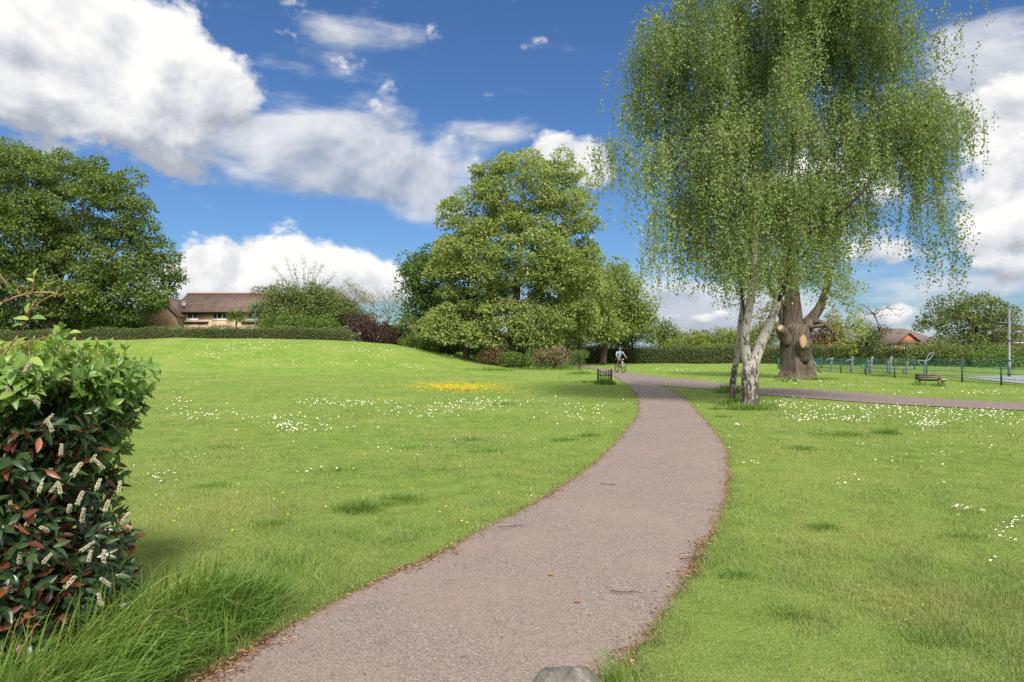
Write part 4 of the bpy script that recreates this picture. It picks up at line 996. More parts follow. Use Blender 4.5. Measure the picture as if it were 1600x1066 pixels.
bare('twiggy_tree', 'bare twiggy tree with a haze of small buds behind the purple shrub', 560, 78, [(548, 452, 34, 34, 44), (530, 470, 28, 26, 26), (570, 465, 26, 26, 20)], 40, .13, M_PALE, 3200, group=gm)
bare('twiggy_tree', 'grey leafless tree between the budding tree and the maple group', 600, 76, [(600, 466, 40, 30, 56), (580, 486, 38, 24, 30), (618, 474, 16, 30, 20)], 50, .12, M_PALE, 2200, group=gm, r0=.1)
bare('twiggy_shrub', 'pale leafless shrub fanning out behind the purple shrub', 590, 70, [(590, 505, 32, 26, 44), (610, 500, 20, 24, 24)], 50, .12, M_OLIVE, 700, group=gm, r0=.06)
def shrub(name, label, lobes, d, n, gap, clump, per, leaf, mat, group=None, py=None, **kw):
    px = lobes[0][0]; z0 = tz(px, d) if py is None else W(px, py, d)[2]
    b = np.array([(px - CX) / F * d, d, z0]); root = thing(name, label, 'shrub' if 'hedge' not in name else 'hedge', b, group); tg = crown_points(lobes, d, n, gap, .4, 1.0, zmin=z0 - .1)
    sk = Skel(); sk.chain([b - [0, 0, .1], b + [0, 0, .25]], [.09, .07]); sk.reach(tg, b, .5, rise=.4)
    mb = MB(); sk.mesh(mb, np.minimum(sk.radii(.014, .42), .08), 0, 5); mb.build('stem', M_BARK, root, b)
    mb = MB(); clump_leaves(mb, tg, clump * rng.uniform(.65, 1.35, len(tg)), per, leaf, tint0=kw.get('tint0', .5), flat=kw.get('flat', .8), shell=(.2, 1), cvar=kw.get('cvar', .16)); mb.build('foliage', mat, root, b)
    return root
shrub('garden_shrub', 'round pale green shrub top peeping over the long tiled roof', [(414, 458, 17, 14), (405, 470, 16, 14)], 92, 24, .6, .9, 70, .22, M_OLIVE, gm)
shrub('garden_shrub', 'broad olive green shrub spreading under the rods of the young tree', [(440, 465, 26, 18), (490, 462, 34, 18), (450, 482, 55, 24), (500, 490, 40, 26), (420, 490, 26, 18), (470, 500, 60, 20), (525, 488, 30, 24)], 74, 190, .55, .95, 130, .2, M_OLIVE, gm)
shrub('garden_shrub', 'deep green bush low between the lamp post and the purple shrub', [(475, 508, 45, 12), (510, 508, 28, 13), (440, 508, 30, 12)], 71, 60, .5, .75, 120, .17, M_DARKLEAF, gm)
shrub('garden_shrub', 'green shrub beside the end of the mound hedge', [(532, 490, 26, 24), (560, 500, 24, 20)], 73, 70, .5, .85, 120, .18, M_OLIVE, gm, tint0=.35)
shrub('purple_shrub', 'wide dark purple leaved shrub at the foot of the mound crest', [(565, 512, 30, 20), (600, 522, 34, 20), (630, 534, 26, 20), (548, 520, 14, 10), (575, 534, 36, 10), (612, 542, 32, 10)], 68, 80, .5, .65, 120, .15, M_PURPLE, None)
shrub('low_shrub', 'small pale green bush before the purple shrub', [(545, 526, 14, 8)], 66.3, 10, .4, .5, 70, .14, M_OLIVE, None)
shrub('low_shrub', 'low green bush under the leaning trunk', [(643, 532, 18, 11), (668, 541, 18, 11)], 63, 22, .4, .5, 90, .15, M_DARKLEAF, None)
shrub('low_shrub', 'dark undergrowth bush between leaning trunk and slim tree', [(700, 546, 30, 12), (748, 550, 22, 11)], 66, 36, .45, .6, 100, .16, M_DARKLEAF, None, tint0=.25)
# shrubs under the maple
shrub('reddish_shrub', 'reddish brown shrub under the maple at its ivy clad trunk', [(765, 556, 20, 13), (785, 565, 20, 10)], 58.5, 36, .35, .48, 120, .12, M_REDDISH, None)
shrub('white_flecked_shrub', 'leafy dark shrub flecked with pale leaves before the maple trunk', [(802, 562, 20, 14), (822, 564, 16, 11)], 57.5, 32, .35, .45, 120, .12, M_DARKLEAF, None)
shrub('clipped_shrub', 'tan clipped twiggy bush beneath the lamp post', [(866, 557, 28, 13), (845, 560, 14, 11), (884, 560, 12, 11)], 57, 54, .33, .42, 150, .10, M_TANSHRUB, None)
shrub('clipped_shrub', 'small round green bush by the bend of the path', [(906, 556, 11, 8), (906, 562, 8, 7)], 56, 16, .25, .33, 150, .085, M_OAK, None)
bare('young_tree', 'thin pale sapling trunk among the maple group shrubs', 829, 60, [(830, 520, 8, 12, 8)], 8, .15, M_MAPLE, 300, r0=.06)

# ================================================================ trees and bushes beyond the far hedge
gf = 'trees and bushes beyond the far hedge'
shrub('far_tree', 'rounded olive tree rising over the far hedge past the maple group', [(1040, 520, 22, 14), (1035, 530, 24, 12)], 98, 36, .8, 1.0, 80, .3, M_OLIVE, gf, py=560)
shrub('far_bush', 'yellow green bush over the hedge beside the rounded olive tree', [(1085, 533, 30, 12), (1060, 538, 24, 8)], 90, 36, .7, .9, 80, .26, M_YELLOWLEAF, gf, py=560, tint0=.3)
shrub('far_bush', 'yellow green bush seen just before the birch stems', [(1140, 528, 30, 16), (1120, 538, 26, 10)], 88, 40, .7, .9, 80, .26, M_YELLOWLEAF, gf, py=560, tint0=.4)
shrub('far_bush', 'green bush showing between birch stem and oak trunk', [(1200, 525, 26, 26), (1185, 535, 20, 16)], 86, 40, .7, .9, 80, .26, M_OLIVE, gf, py=562, tint0=.5)
shrub('far_bush', 'brownish bush behind the oak and its low leaves', [(1295, 520, 24, 22), (1275, 535, 20, 14)], 84, 36, .7, .9, 80, .24, M_REDDISH, gf, py=562, tint0=.7)
bare('twiggy_tree', 'leafless tree forking beside the red brick house', 1360, 80, [(1380, 485, 30, 26, 40), (1400, 478, 22, 18, 20), (1350, 480, 18, 22, 16)], 50, .14, M_PALE, 260, r0=.22, group=gf, z0=0, mb_=M_BARK)
shrub('dark_evergreen', 'dark evergreen bush under the leafless tree', [(1348, 545, 22, 20), (1335, 555, 18, 14), (1362, 535, 12, 16)], 70, 50, .5, .7, 110, .17, M_HEDGE, None, py=568, tint0=.35)
shrub('reddish_shrub', 'brown budding shrub at the corner of the red brick house', [(1372, 520, 20, 10), (1350, 515, 16, 14)], 84, 24, .6, .7, 60, .17, M_REDDISH, gf, py=560)
quick('far_tree', 'large olive green tree beside the flood light pole', 1515, 566, 76, [(1530, 490, 48, 30), (1500, 510, 40, 26), (1550, 520, 40, 34), (1510, 540, 56, 24), (1455, 505, 22, 16), (1480, 480, 22, 18)], 150, .75, .95, 95, .24, M_OLIVE, group=gf, r0=.25, tint0=.5, cvar=.2)
shrub('far_bush', 'wide rounded green bush mass before the red brick house', [(1462, 554, 46, 15), (1415, 570, 30, 5), (1490, 558, 36, 15), (1458, 546, 24, 8)], 66, 90, .5, .6, 110, .17, M_OLIVE, gf, py=574, tint0=.4)
shrub('far_bush', 'brushy green bush behind the hard court fence', [(1560, 562, 34, 16), (1590, 560, 24, 20), (1530, 565, 24, 14)], 64, 60, .5, .7, 100, .17, M_DARKLEAF, gf, py=576, tint0=.5)

# ================================================================ clipped hedges
def hedge(name, label, pts, w, h, mat, n, leaf, group=None, lean=.12):
    """long clipped hedge: twiggy core wrapped in many small leaves"""
    P = spline(pts, max(12, len(pts) * 8)); T = unit(np.gradient(P, axis=0)); S = np.stack([-T[:, 1], T[:, 0], 0 * T[:, 0]], 1)
    b = P[len(P) // 2].copy(); root = thing(name, label, 'hedge', b, group)
    prof = np.array([[-.48, 0], [-.5, .35], [-.46, .8], [-.36, .96], [0, 1.0], [.36, .96], [.46, .8], [.5, .35], [.48, 0]]) * [w * .86, h * .84]
    V = np.array([[p + s_ * (a + rng.normal(0, .04)) + np.array([0, 0, c + rng.normal(0, .03)]) for a, c in prof] for p, s_ in zip(P, S)]); m, k = V.shape[:2]
    i, j = np.meshgrid(np.arange(m - 1), np.arange(k - 1), indexing='ij'); a = (i * k + j).ravel()
    mb = MB(); mb.add(V.reshape(-1, 3), [np.stack([a, a + k, a + k + 1, a + 1], 1), np.array([np.arange(k), (m - 1) * k + np.arange(k)[::-1]])]); mb.build('stem', mat_plain('hedge_core', (.035, .03, .018), .9, .1, scale=3), root, b)
    f = rng.random(n) * (m - 1.001); i0 = f.astype(int); fr = (f - i0)[:, None]; p = P[i0] * (1 - fr) + P[i0 + 1] * fr; s_ = S[i0]
    th = rng.uniform(-.15, math.pi + .15, n); rr = rng.uniform(.86, 1.06, n) + fnoise(p[:, 0], p[:, 1] + th, 1.6, 21) * .05
    cx = np.sign(np.cos(th)) * np.abs(np.cos(th)) ** .45; cz = np.abs(np.sin(th)) ** .5
    hv = 1 + .09 * fnoise(p[:, 0], p[:, 1], 1.1, 23) + .05 * fnoise(p[:, 0], p[:, 1], 3.5, 24); zz = np.where(rng.random(n) < .62, rng.random(n) ** .8, cz); cx = np.where(zz < .9, np.sign(cx) * np.interp(zz, [0, .35, .8, .96], [.96, 1, .92, .75]), cx * .8)
    pos = p + s_ * (cx * w * .5 * rr)[:, None]; pos[:, 2] += zz * h * rr * hv + (zz > .9) * np.abs(rng.normal(0, .05, n)) * h
    out = s_ * cx[:, None] + np.array([0, 0, .3]) + np.array([0, 0, 1.]) * (zz > .85)[:, None]
    mb = MB(); leaf_quads(mb, pos, rng.normal(0, .8, (n, 3)) + out * .5, out + rng.normal(0, .5, (n, 3)), leaf * rng.uniform(.6, 1.3, n), leaf * .6, np.clip(rng.normal(.42, .2, n) + fnoise(p[:, 0], p[:, 1], .8, 22) * .1 + .25 * (zz > .88), 0, 1)); mb.build('foliage', mat, root, b)  # leaves along the hedge top tinted lighter, a lit top put into the colour
shrub('dark_bush', 'dark low bush filling the gap behind the purple shrub', [(620, 528, 34, 18), (590, 525, 26, 16), (645, 535, 20, 14)], 76, 60, .5, .8, 110, .22, M_DARKLEAF, gm, tint0=.3)
shrub('dark_bush', 'dark bush mass in the shade under the huge spreading oak', [(40, 505, 70, 24), (-30, 505, 70, 28), (110, 510, 40, 16), (30, 520, 70, 12), (90, 520, 50, 10)], 80, 90, .6, .95, 110, .24, M_DARKLEAF, gm, tint0=.2)
shrub('dark_bush', 'dark green bush between the low house and the orange gable', [(200, 505, 32, 14), (170, 508, 30, 12)], 79, 44, .55, .8, 110, .22, M_DARKLEAF, gm, tint0=.25)
shrub('dark_bush', 'dark holly like bush filling the gap behind the slim maple', [(720, 535, 50, 26), (680, 530, 34, 26), (760, 540, 40, 20)], 84, 110, .65, 1.0, 120, .25, M_HEDGE, gm, tint0=.45)
shrub('dark_bush', 'dark leafy thicket behind the ivy trunk and lamp post', [(840, 535, 46, 26), (885, 535, 36, 24), (800, 540, 36, 20)], 86, 110, .65, 1.0, 120, .25, M_HEDGE, gm, tint0=.4)
hp = lambda px, d: np.array([(px - CX) / F * d, d, tz(px, d)])
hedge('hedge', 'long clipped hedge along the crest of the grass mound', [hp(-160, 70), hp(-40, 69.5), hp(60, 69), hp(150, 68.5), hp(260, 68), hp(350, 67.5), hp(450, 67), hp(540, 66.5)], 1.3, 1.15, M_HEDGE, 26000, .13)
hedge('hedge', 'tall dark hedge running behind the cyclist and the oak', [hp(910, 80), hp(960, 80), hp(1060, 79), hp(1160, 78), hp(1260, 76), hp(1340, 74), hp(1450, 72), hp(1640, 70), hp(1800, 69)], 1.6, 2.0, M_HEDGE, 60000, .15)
# ================================================================ hedge close to the camera
M_LAUREL = mat_leaf('laurel_leaves', G((.012, .026, .010), (.034, .066, .020), (.09, .14, .042)), .12, .32, .5)
M_REDLEAF = mat_leaf('old_red_leaves', G((.05, .014, .010), (.13, .036, .02), (.26, .095, .045)), .22, .4, .4)
M_PRIVET = mat_leaf('fresh_shrub_leaves', G((.075, .155, .036), (.16, .27, .06), (.36, .42, .10)), .40, .42, .4)
M_STEMS = mat_bark('shrub_stems', (.05, .03, .02), (.14, .09, .055))
M_CREAM = mat_plain('cream_flowers', (.40, .365, .26), .7, .2, var=.3, scale=60)

def shoots(mbL, mbS, S, O, ln, pairs, L, Wd, tint, mi=None, up=.35, curl=.3, whorl=False, spread=.75):
    """leafy shoots: a bent stem carrying pairs of leaves, smaller and younger towards the tip"""
    n = len(S); O = unit(O + np.array([0, 0, up]))
    A = unit(np.cross(O, rng.normal(0, 1, (n, 3)))); B = np.cross(O, A)
    for q in range(n):
        if mbS is not None: tube(mbS, [S[q] - O[q] * .06, S[q] + O[q] * ln[q] * .5, S[q] + O[q] * ln[q]], [.0028, .0022, .001], 4, 0, cap=False)
    for k in range(pairs):
        f = (k + .4) / pairs; ang = k * 1.6 + rng.uniform(-.4, .4, n)
        for sgn in (1, -1):
            side = (A * np.cos(ang)[:, None] + B * np.sin(ang)[:, None]) * sgn
            T = side * (spread * (1.25 - .75 * f)) + O * (.35 + .7 * f) + np.array([0, 0, -.28 * (1 - f)]) + rng.normal(0, .16, (n, 3))
            N = O * .8 - side * .25 + np.array([0, 0, .35]) + rng.normal(0, .18, (n, 3))
            P = S + O * (ln * f)[:, None]
            sz = L * rng.uniform(.75, 1.2, n) * (1.0 if f < .6 else 1.15 - .75 * (f - .4))
            leaf_big(mbL, P, T, N, sz, Wd * sz / L * rng.uniform(.85, 1.15, n), np.clip(tint + .34 * (f - .55) + rng.normal(0, .09, n), 0, 1), 0 if mi is None else mi, curl=np.clip(rng.normal(curl, .15, n), -.1, .8))

hb = np.array([-2.75, 4.0, 0.0])
laurel = thing('laurel_hedge', 'dark laurel hedge with old red leaves and cream flower spikes beside long grass', 'hedge', hb)
green = thing('leafy_shrub', 'fresh green leafy shrub growing over the top and side of the dark laurel hedge', 'shrub', hb)
X0, X1, Y0, Y1 = -4.3, -2.62, 3.62, 4.75
def faces(n, zlo, zhi, wf=.5, ws=.28, wt=.22, bulge=.08):
    """random points and outward directions on the front, side and top of the hedge"""
    k = rng.random(n); P = np.zeros((n, 3)); O = np.zeros((n, 3))
    fr = k < wf; sd_ = (k >= wf) & (k < wf + ws); tp_ = k >= wf + ws
    P[:, 0] = X0 + (X1 - X0) * rng.random(n) ** .62; P[:, 1] = rng.uniform(Y0, Y1, n); P[:, 2] = rng.uniform(zlo, zhi, n)
    P[fr, 1] = Y0; O[fr] = [0, -1, 0]; P[sd_, 0] = X1; O[sd_] = [1, 0, 0]; P[tp_, 2] = zhi; O[tp_] = [0, 0, 1]
    # rounded corner and uneven surface
    ex = np.clip((P[:, 0] - (X1 - .18)) / .18, 0, 1); O[:, 0] += ex * .7
    P[fr, 1] += (ex[fr] ** 2) * .12
    P += O * (fnoise(P[:, 0] * 3 + P[:, 1] * 2, P[:, 2] * 3, 1.7, 31) * bulge - rng.uniform(0, .22, n) ** 1.0)[:, None]
    return P, unit(O)
# laurel: twigs inside, dark leaves, red old leaves
mbS = MB()
for _ in range(70):
    a = np.array([rng.uniform(X0, X1 - .4), rng.uniform(Y0 + .15, Y1), 0]); b = a + [rng.normal(0, .1), rng.normal(0, .2), rng.uniform(.8, 1.75)]
    b[2] = min(b[2], 1.45); tube(mbS, spline([a, (a + b) / 2 + rng.normal(0, .08, 3), b], 7), np.linspace(.016, .005, 7), 6)
for _ in range(150):
    P, O = faces(1, .1, 1.4); tube(mbS, [P[0] - O[0] * .35 + rng.normal(0, .06, 3), P[0] - O[0] * .15 + rng.normal(0, .03, 3), P[0] - O[0] * .04 + rng.normal(0, .02, 3)], [.007, .005, .003], 5)
mbS.build('stem', M_STEMS, laurel, hb)
mbL = MB()
P, O = faces(1000, .04, 1.38); shoots(mbL, None, P, O, rng.uniform(.06, .16, 1000), 3, .105, .036, .34, up=.15, curl=.2, spread=.7)
n = 2500; P, O = faces(n, .02, 1.4); P -= O * rng.uniform(.02, .35, n)[:, None]
leaf_big(mbL, P, O + rng.normal(0, .9, (n, 3)), O * .5 + rng.normal(0, .7, (n, 3)) + [0, 0, .4], .11 * rng.uniform(.7, 1.2, n), .04, np.clip(rng.normal(.25, .15, n), 0, 1))
mbL.build('foliage', M_LAUREL, laurel, hb)
mbR = MB(); n = 1150; P, O = faces(n, .05, 1.3, wf=.62, ws=.36, wt=.02, bulge=.05); P += O * rng.uniform(.03, .13, n)[:, None]
leaf_big(mbR, P, O * .5 + rng.normal(0, .6, (n, 3)) + [.15, 0, .1], O + rng.normal(0, .5, (n, 3)), .085 * rng.uniform(.7, 1.25, n), .032, rng.random(n), curl=np.clip(rng.normal(.15, .2, n), -.2, .6))
o = mbR.build('red_foliage', M_REDLEAF, laurel, hb); o['label'] = 'old red and orange laurel leaves'
def spike_mesh(i):
    b = MB(); L = rng.uniform(.115, .15); tube(b, [(0, 0, -.05), (0, 0, L * .5), (.004, 0, L)], [.0025, .002, .001], 5, 1)
    n = 150; f = rng.random(n); a = rng.uniform(0, 6.28, n); r = .0165 * (1 - .55 * f ** 2)
    P = np.stack([np.cos(a) * r * .5, np.sin(a) * r * .5, f * L], 1); D = np.stack([np.cos(a), np.sin(a), .35 + 0 * a], 1)
    for p, d_ in zip(P, D): ball(b, p + d_ * r.mean() * .55, rng.uniform(.003, .0048), 0, nu=5, nv=4)
    leaf_quads(b, P, D + rng.normal(0, .3, (n, 3)), rng.normal(0, 1, (n, 3)), .015, .008, rng.random(n))
    return b.build('flower_spike', [M_CREAM, M_STALK], laurel)
sp0 = [spike_mesh(i) for i in range(4)]
sky_px = [(10, 592), (18, 618), (38, 585), (60, 632), (68, 662), (82, 675), (95, 712), (142, 722), (163, 733), (18, 800), (40, 822), (60, 770), (78, 770), (95, 772), (108, 800), (120, 790), (128, 815), (163, 800), (75, 830), (67, 880), (125, 862), (138, 878), (162, 880), (190, 818), (172, 915), (158, 945), (100, 920), (112, 745), (5, 735), (30, 880), (185, 770), (150, 765)]
for i, (px, py) in enumerate(sky_px):
    o = sp0[i] if i < 4 else sp0[i % 4].copy()
    if i >= 4: COL.objects.link(o); o.parent = laurel
    d_ = Y0 - .02 + rng.uniform(-.06, .06) + max(0, px - 165) / 60 * .12; p = W(px, py, d_) - hb
    o.location = tuple(p); o.rotation_euler = (random.uniform(-.3, .9), random.uniform(-.8, .8), random.uniform(0, 6.28)); k = random.uniform(.42, .70); o.scale = (k, k, k)
# the fresh green shrub on top
mbL = MB(); mbS = MB()
def top_z(x): return 1.80
n = 680; P, O = faces(n, 1.32, 1.56, wf=.52, ws=.30, wt=.18, bulge=.06); P += O * .04; kx = (P[:, 2] > 1.42) | (P[:, 1] > 4.0 + rng.normal(0, .12, n)); P, O = P[kx], O[kx]; n = len(P)
shoots(mbL, mbS, P, O, rng.uniform(.08, .20, n), 4, .085, .045, .42, up=.35, curl=.35)
n = 260; P, O = faces(n, 1.0, 1.45, wf=.45, ws=.55, wt=0, bulge=.06); kx = (P[:, 1] > 4.12 + rng.normal(0, .12, n)); P, O = P[kx], O[kx]; P += O * .05
shoots(mbL, mbS, P, O, rng.uniform(.08, .18, len(P)), 4, .08, .043, .36, up=.2, curl=.35)
n = 230; P, O = faces(n, .60, 1.25, wf=.1, ws=.9, wt=0, bulge=.06); kx = P[:, 1] > 4.3 + rng.normal(0, .1, n); P, O = P[kx], O[kx]; P += O * .0
shoots(mbL, mbS, P, O, rng.uniform(.07, .15, len(P)), 4, .08, .042, .33, up=.2, curl=.35)
n = 300; P = np.stack([rng.uniform(X0, X1 + .02, n), rng.uniform(Y0 - .02, Y1, n), rng.uniform(1.46, 1.61, n)], 1)
shoots(mbL, mbS, P, np.tile([0, 0, 1.], (n, 1)) + rng.normal(0, .25, (n, 3)), rng.uniform(.06, .18, n), 4, .072, .028, .68, up=.4, curl=.15, spread=.5)
n = 1500; P, O = faces(n, 1.2, 1.6, bulge=.05); P -= O * rng.uniform(0, .25, n)[:, None]
leaf_big(mbL, P, O + rng.normal(0, .8, (n, 3)), O + [0, 0, .6] + rng.normal(0, .5, (n, 3)), .075 * rng.uniform(.7, 1.2, n), .04, np.clip(rng.normal(.3, .15, n), 0, 1))
mbL.build('foliage', M_PRIVET, green, hb)
for _ in range(40):
    a = np.array([rng.uniform(X0, X1 - .4), rng.uniform(Y0 + .2, Y1), .2]); b = a + [rng.normal(0, .1), rng.normal(0, .2), rng.uniform(1.1, 1.4)]; tube(mbS, spline([a, (a + b) / 2 + rng.normal(0, .06, 3), b], 7), np.linspace(.012, .004, 7), 5)
mbS.build('stem', M_STEMS, green, hb)
# arching bramble canes over the hedge
bq = lambda px, py, d=3.75: W(px, py, d)
M_CANE = mat_bark('bramble_cane', (.14, .06, .035), (.30, .20, .11), (8, 8, 8), 3, .01)
def bramble(label, canes, leaves, thorns):
    b = bq(*canes[0][0][0]); root = thing('bramble', label, 'bramble', b); mb = MB()
    for pts, r0, r1 in canes:
        q = spline([bq(*p) for p in pts], 18); tube(mb, q, np.linspace(r0, r1, 18), 6, wob=.06)
        for t_ in range(2, 17, 3 if thorns else 30): tube(mb, [q[t_], q[t_] + rng.normal(0, .009, 3) + [0, 0, .008]], [.0022, .0003], 4)
    mb.build('cane', M_CANE, root, b, smooth=True)
    mb = MB()
    for (px, py, dx, dz, L) in leaves:
        leaf_big(mb, bq(px, py, 3.72)[None], np.array([[dx, -.3, dz]]), np.array([[.1, -.6, .8]]), np.array([L]), np.array([L * .5]), np.array([rng.uniform(.3, .9)]), curl=.3)
    mb.build('foliage', M_PRIVET, root, b)
bramble('thorny arching bramble cane reaching bare above the green shrub', [
    ([(2, 560), (20, 535), (38, 512), (44, 490), (52, 475), (58, 468)], .006, .004), ([(-30, 485), (2, 474), (25, 464), (50, 458), (78, 457), (90, 460)], .006, .0035), ([(86, 460), (72, 466), (61, 473), (56, 480)], .003, .002),
    ([(88, 460), (91, 453), (93, 450)], .003, .001), ([(88, 460), (96, 462), (104, 456)], .003, .001), ([(52, 476), (47, 486), (44, 500)], .005, .004), ([(30, 460), (27, 452), (26, 449)], .0035, .001), ([(46, 465), (40, 461), (37, 457)], .0045, .001), ([(0, 430), (8, 440), (13, 450)], .004, .002), ([(58, 468), (63, 460), (69, 463)], .003, .001), ([(50, 458), (52, 444), (53, 430)], .004, .0015)],
    [(45, 500, -1, .3, .08), (48, 498, 1, .2, .09), (40, 505, -.8, -.1, .07), (42, 490, .2, 1, .06), (53, 432, .4, 1, .05), (52, 440, -.8, .6, .04), (4, 474, -.5, -.3, .05)], True)
bramble('smooth brown cane lying along the top of the green shrub', [([(-20, 552), (8, 544), (34, 537), (60, 530), (85, 524), (108, 521)], .0045, .002), ([(45, 534), (46, 548), (46, 565)], .003, .003)], [(108, 521, 1, .3, .07), (85, 524, .3, 1, .06), (46, 560, .8, -.2, .1)], False)

# ================================================================ houses
M_TANBRICK = mat_plain('tan_brick', (.36, .25, .15), .9, .15, var=.18, scale=5)
def mat_brick(name, c1, c2, mort):
    m, t = new_mat(name); s = NT(t); b = s.n('ShaderNodeTexBrick'); s.put(b.inputs['Vector'], s.obj())
    mp_ = s.n('ShaderNodeMapping'); s.put(mp_.inputs[0], s.obj()); mp_.inputs['Rotation'].default_value = (math.pi / 2, 0, 0); t.links.new(mp_.outputs[0], b.inputs['Vector'])
    b.inputs['Color1'].default_value = (*c1, 1); b.inputs['Color2'].default_value = (*c2, 1); b.inputs['Mortar'].default_value = (*mort, 1); b.inputs['Scale'].default_value = 4.4; b.inputs['Mortar Size'].default_value = .012
    s.out(s.pbr(s.mix(s.ss(s.noise(s.obj(), 1.2, 4), .4, .7, 0, .35), b.outputs[0], tuple(x * .8 for x in c1)), .9, .15)); return m
M_BUFF = mat_brick('buff_brick', (.40, .295, .20), (.35, .25, .165), (.36, .31, .25))
M_RED = mat_brick('red_brick', (.33, .115, .07), (.27, .085, .055), (.32, .25, .21))
M_ORANGE = mat_brick('orange_brick', (.36, .235, .16), (.32, .20, .13), (.36, .30, .24))
def mat_tiles(name, c1, c2, w=.30, h=.33):
    m, t = new_mat(name); s = NT(t); u = s.n('ShaderNodeUVMap').outputs[0] if False else s.obj()
    sep = s.n('ShaderNodeSeparateXYZ'); s.put(sep.inputs[0], u); x, y, z = sep.outputs
    px = s.m('SINE', s.m('MULTIPLY', x, 2 * math.pi / w)); row = s.m('FRACT', s.m('MULTIPLY', z, 1 / (h * .55)))
    cell = s.n('ShaderNodeTexWhiteNoise'); cv = s.n('ShaderNodeCombineXYZ'); s.put(cv.inputs[0], s.m('FLOOR', s.m('MULTIPLY', x, 1 / w))); s.put(cv.inputs[1], s.m('FLOOR', s.m('MULTIPLY', z, 1 / (h * .55)))); s.put(cell.inputs['Vector'], cv.outputs[0])
    c = s.mix(cell.outputs['Value'], c1, c2); c = s.mix(s.ss(s.noise(u, .8, 5), .45, .7, 0, .6), c, tuple(v * .7 for v in c1)); c = s.mix(s.ss(row, .0, .14, .5, 0), c, (.03, .02, .02)); c = s.mix(s.ss(px, -1, -.55, .55, 0), c, (.03, .02, .02))
    s.out(s.pbr(c, .85, .2, s.bump(s.m('ADD', px, s.m('MULTIPLY', row, -1.)), .8, .05))); return m
M_TILE = mat_tiles('brown_red_tiles', (.135, .092, .075), (.185, .125, .10))
M_TILEDARK = mat_tiles('dark_brown_tiles', (.13, .085, .08), (.19, .12, .11))
M_TILEGREY = mat_tiles('grey_brown_tiles', (.15, .115, .10), (.20, .15, .13))
M_UPVC = mat_plain('white_window_frame', (.6, .6, .6), .4, .4, var=.03); M_FASCIA = mat_plain('dark_fascia', (.06, .045, .04), .6, .3); M_LEAD = mat_plain('lilac_tile_band', (.30, .24, .27), .7, .2)
m, t = new_mat('window_pane'); s = NT(t); s.out(s.pbr((.03, .035, .04), .06, .5)); M_PANE = m

def wall(mb, x0, x1, z0, z1, y, th, holes):
    """front wall with real openings: cells of a grid, minus the openings, th thick"""
    gx = sorted({x0, x1, *[h[0] for h in holes], *[h[1] for h in holes]}); gz = sorted({z0, z1, *[h[2] for h in holes], *[h[3] for h in holes]})
    for a, b in zip(gx, gx[1:]):
        for c, d in zip(gz, gz[1:]):
            if any(h[0] <= a and b <= h[1] and h[2] <= c and d <= h[3] for h in holes): continue
            box(mb, (a, y, c), (b, y + th, d))
def window(root, org, x0, x1, z0, z1, y, lights=2):
    f = MB(); w = .13
    box(f, (x0, y + .05, z0), (x0 + w, y + .12, z1)); box(f, (x1 - w, y + .05, z0), (x1, y + .12, z1)); box(f, (x0 + w, y + .05, z0), (x1 - w, y + .12, z0 + w)); box(f, (x0 + w, y + .05, z1 - w), (x1 - w, y + .12, z1))
    for k in range(1, lights):
        xm = x0 + (x1 - x0) * k / lights; box(f, (xm - w * .6, y + .052, z0 + w), (xm + w * .6, y + .118, z1 - w))
    box(f, (x0 - .06, y - .05, z0 - .07), (x1 + .06, y + .04, z0 - .003))
    fr = f.build('window', M_UPVC, root, org); p = MB(); box(p, (x0 + w, y + .08, z0 + w), (x1 - w, y + .10, z1 - w)); pn = p.build('pane', M_PANE, fr); pn.data.transform(Matrix.Translation(-Vector(org)))
def slab(mb, quad, th, mi=0):
    q = np.array(quad, float); n = unit(np.cross(q[1] - q[0], q[3] - q[0])); V = np.vstack([q, q - n * th]); mb.add(V, np.array([[0, 1, 2, 3], [7, 6, 5, 4], [0, 4, 5, 1], [1, 5, 6, 2], [2, 6, 7, 3], [3, 7, 4, 0]]), mi)

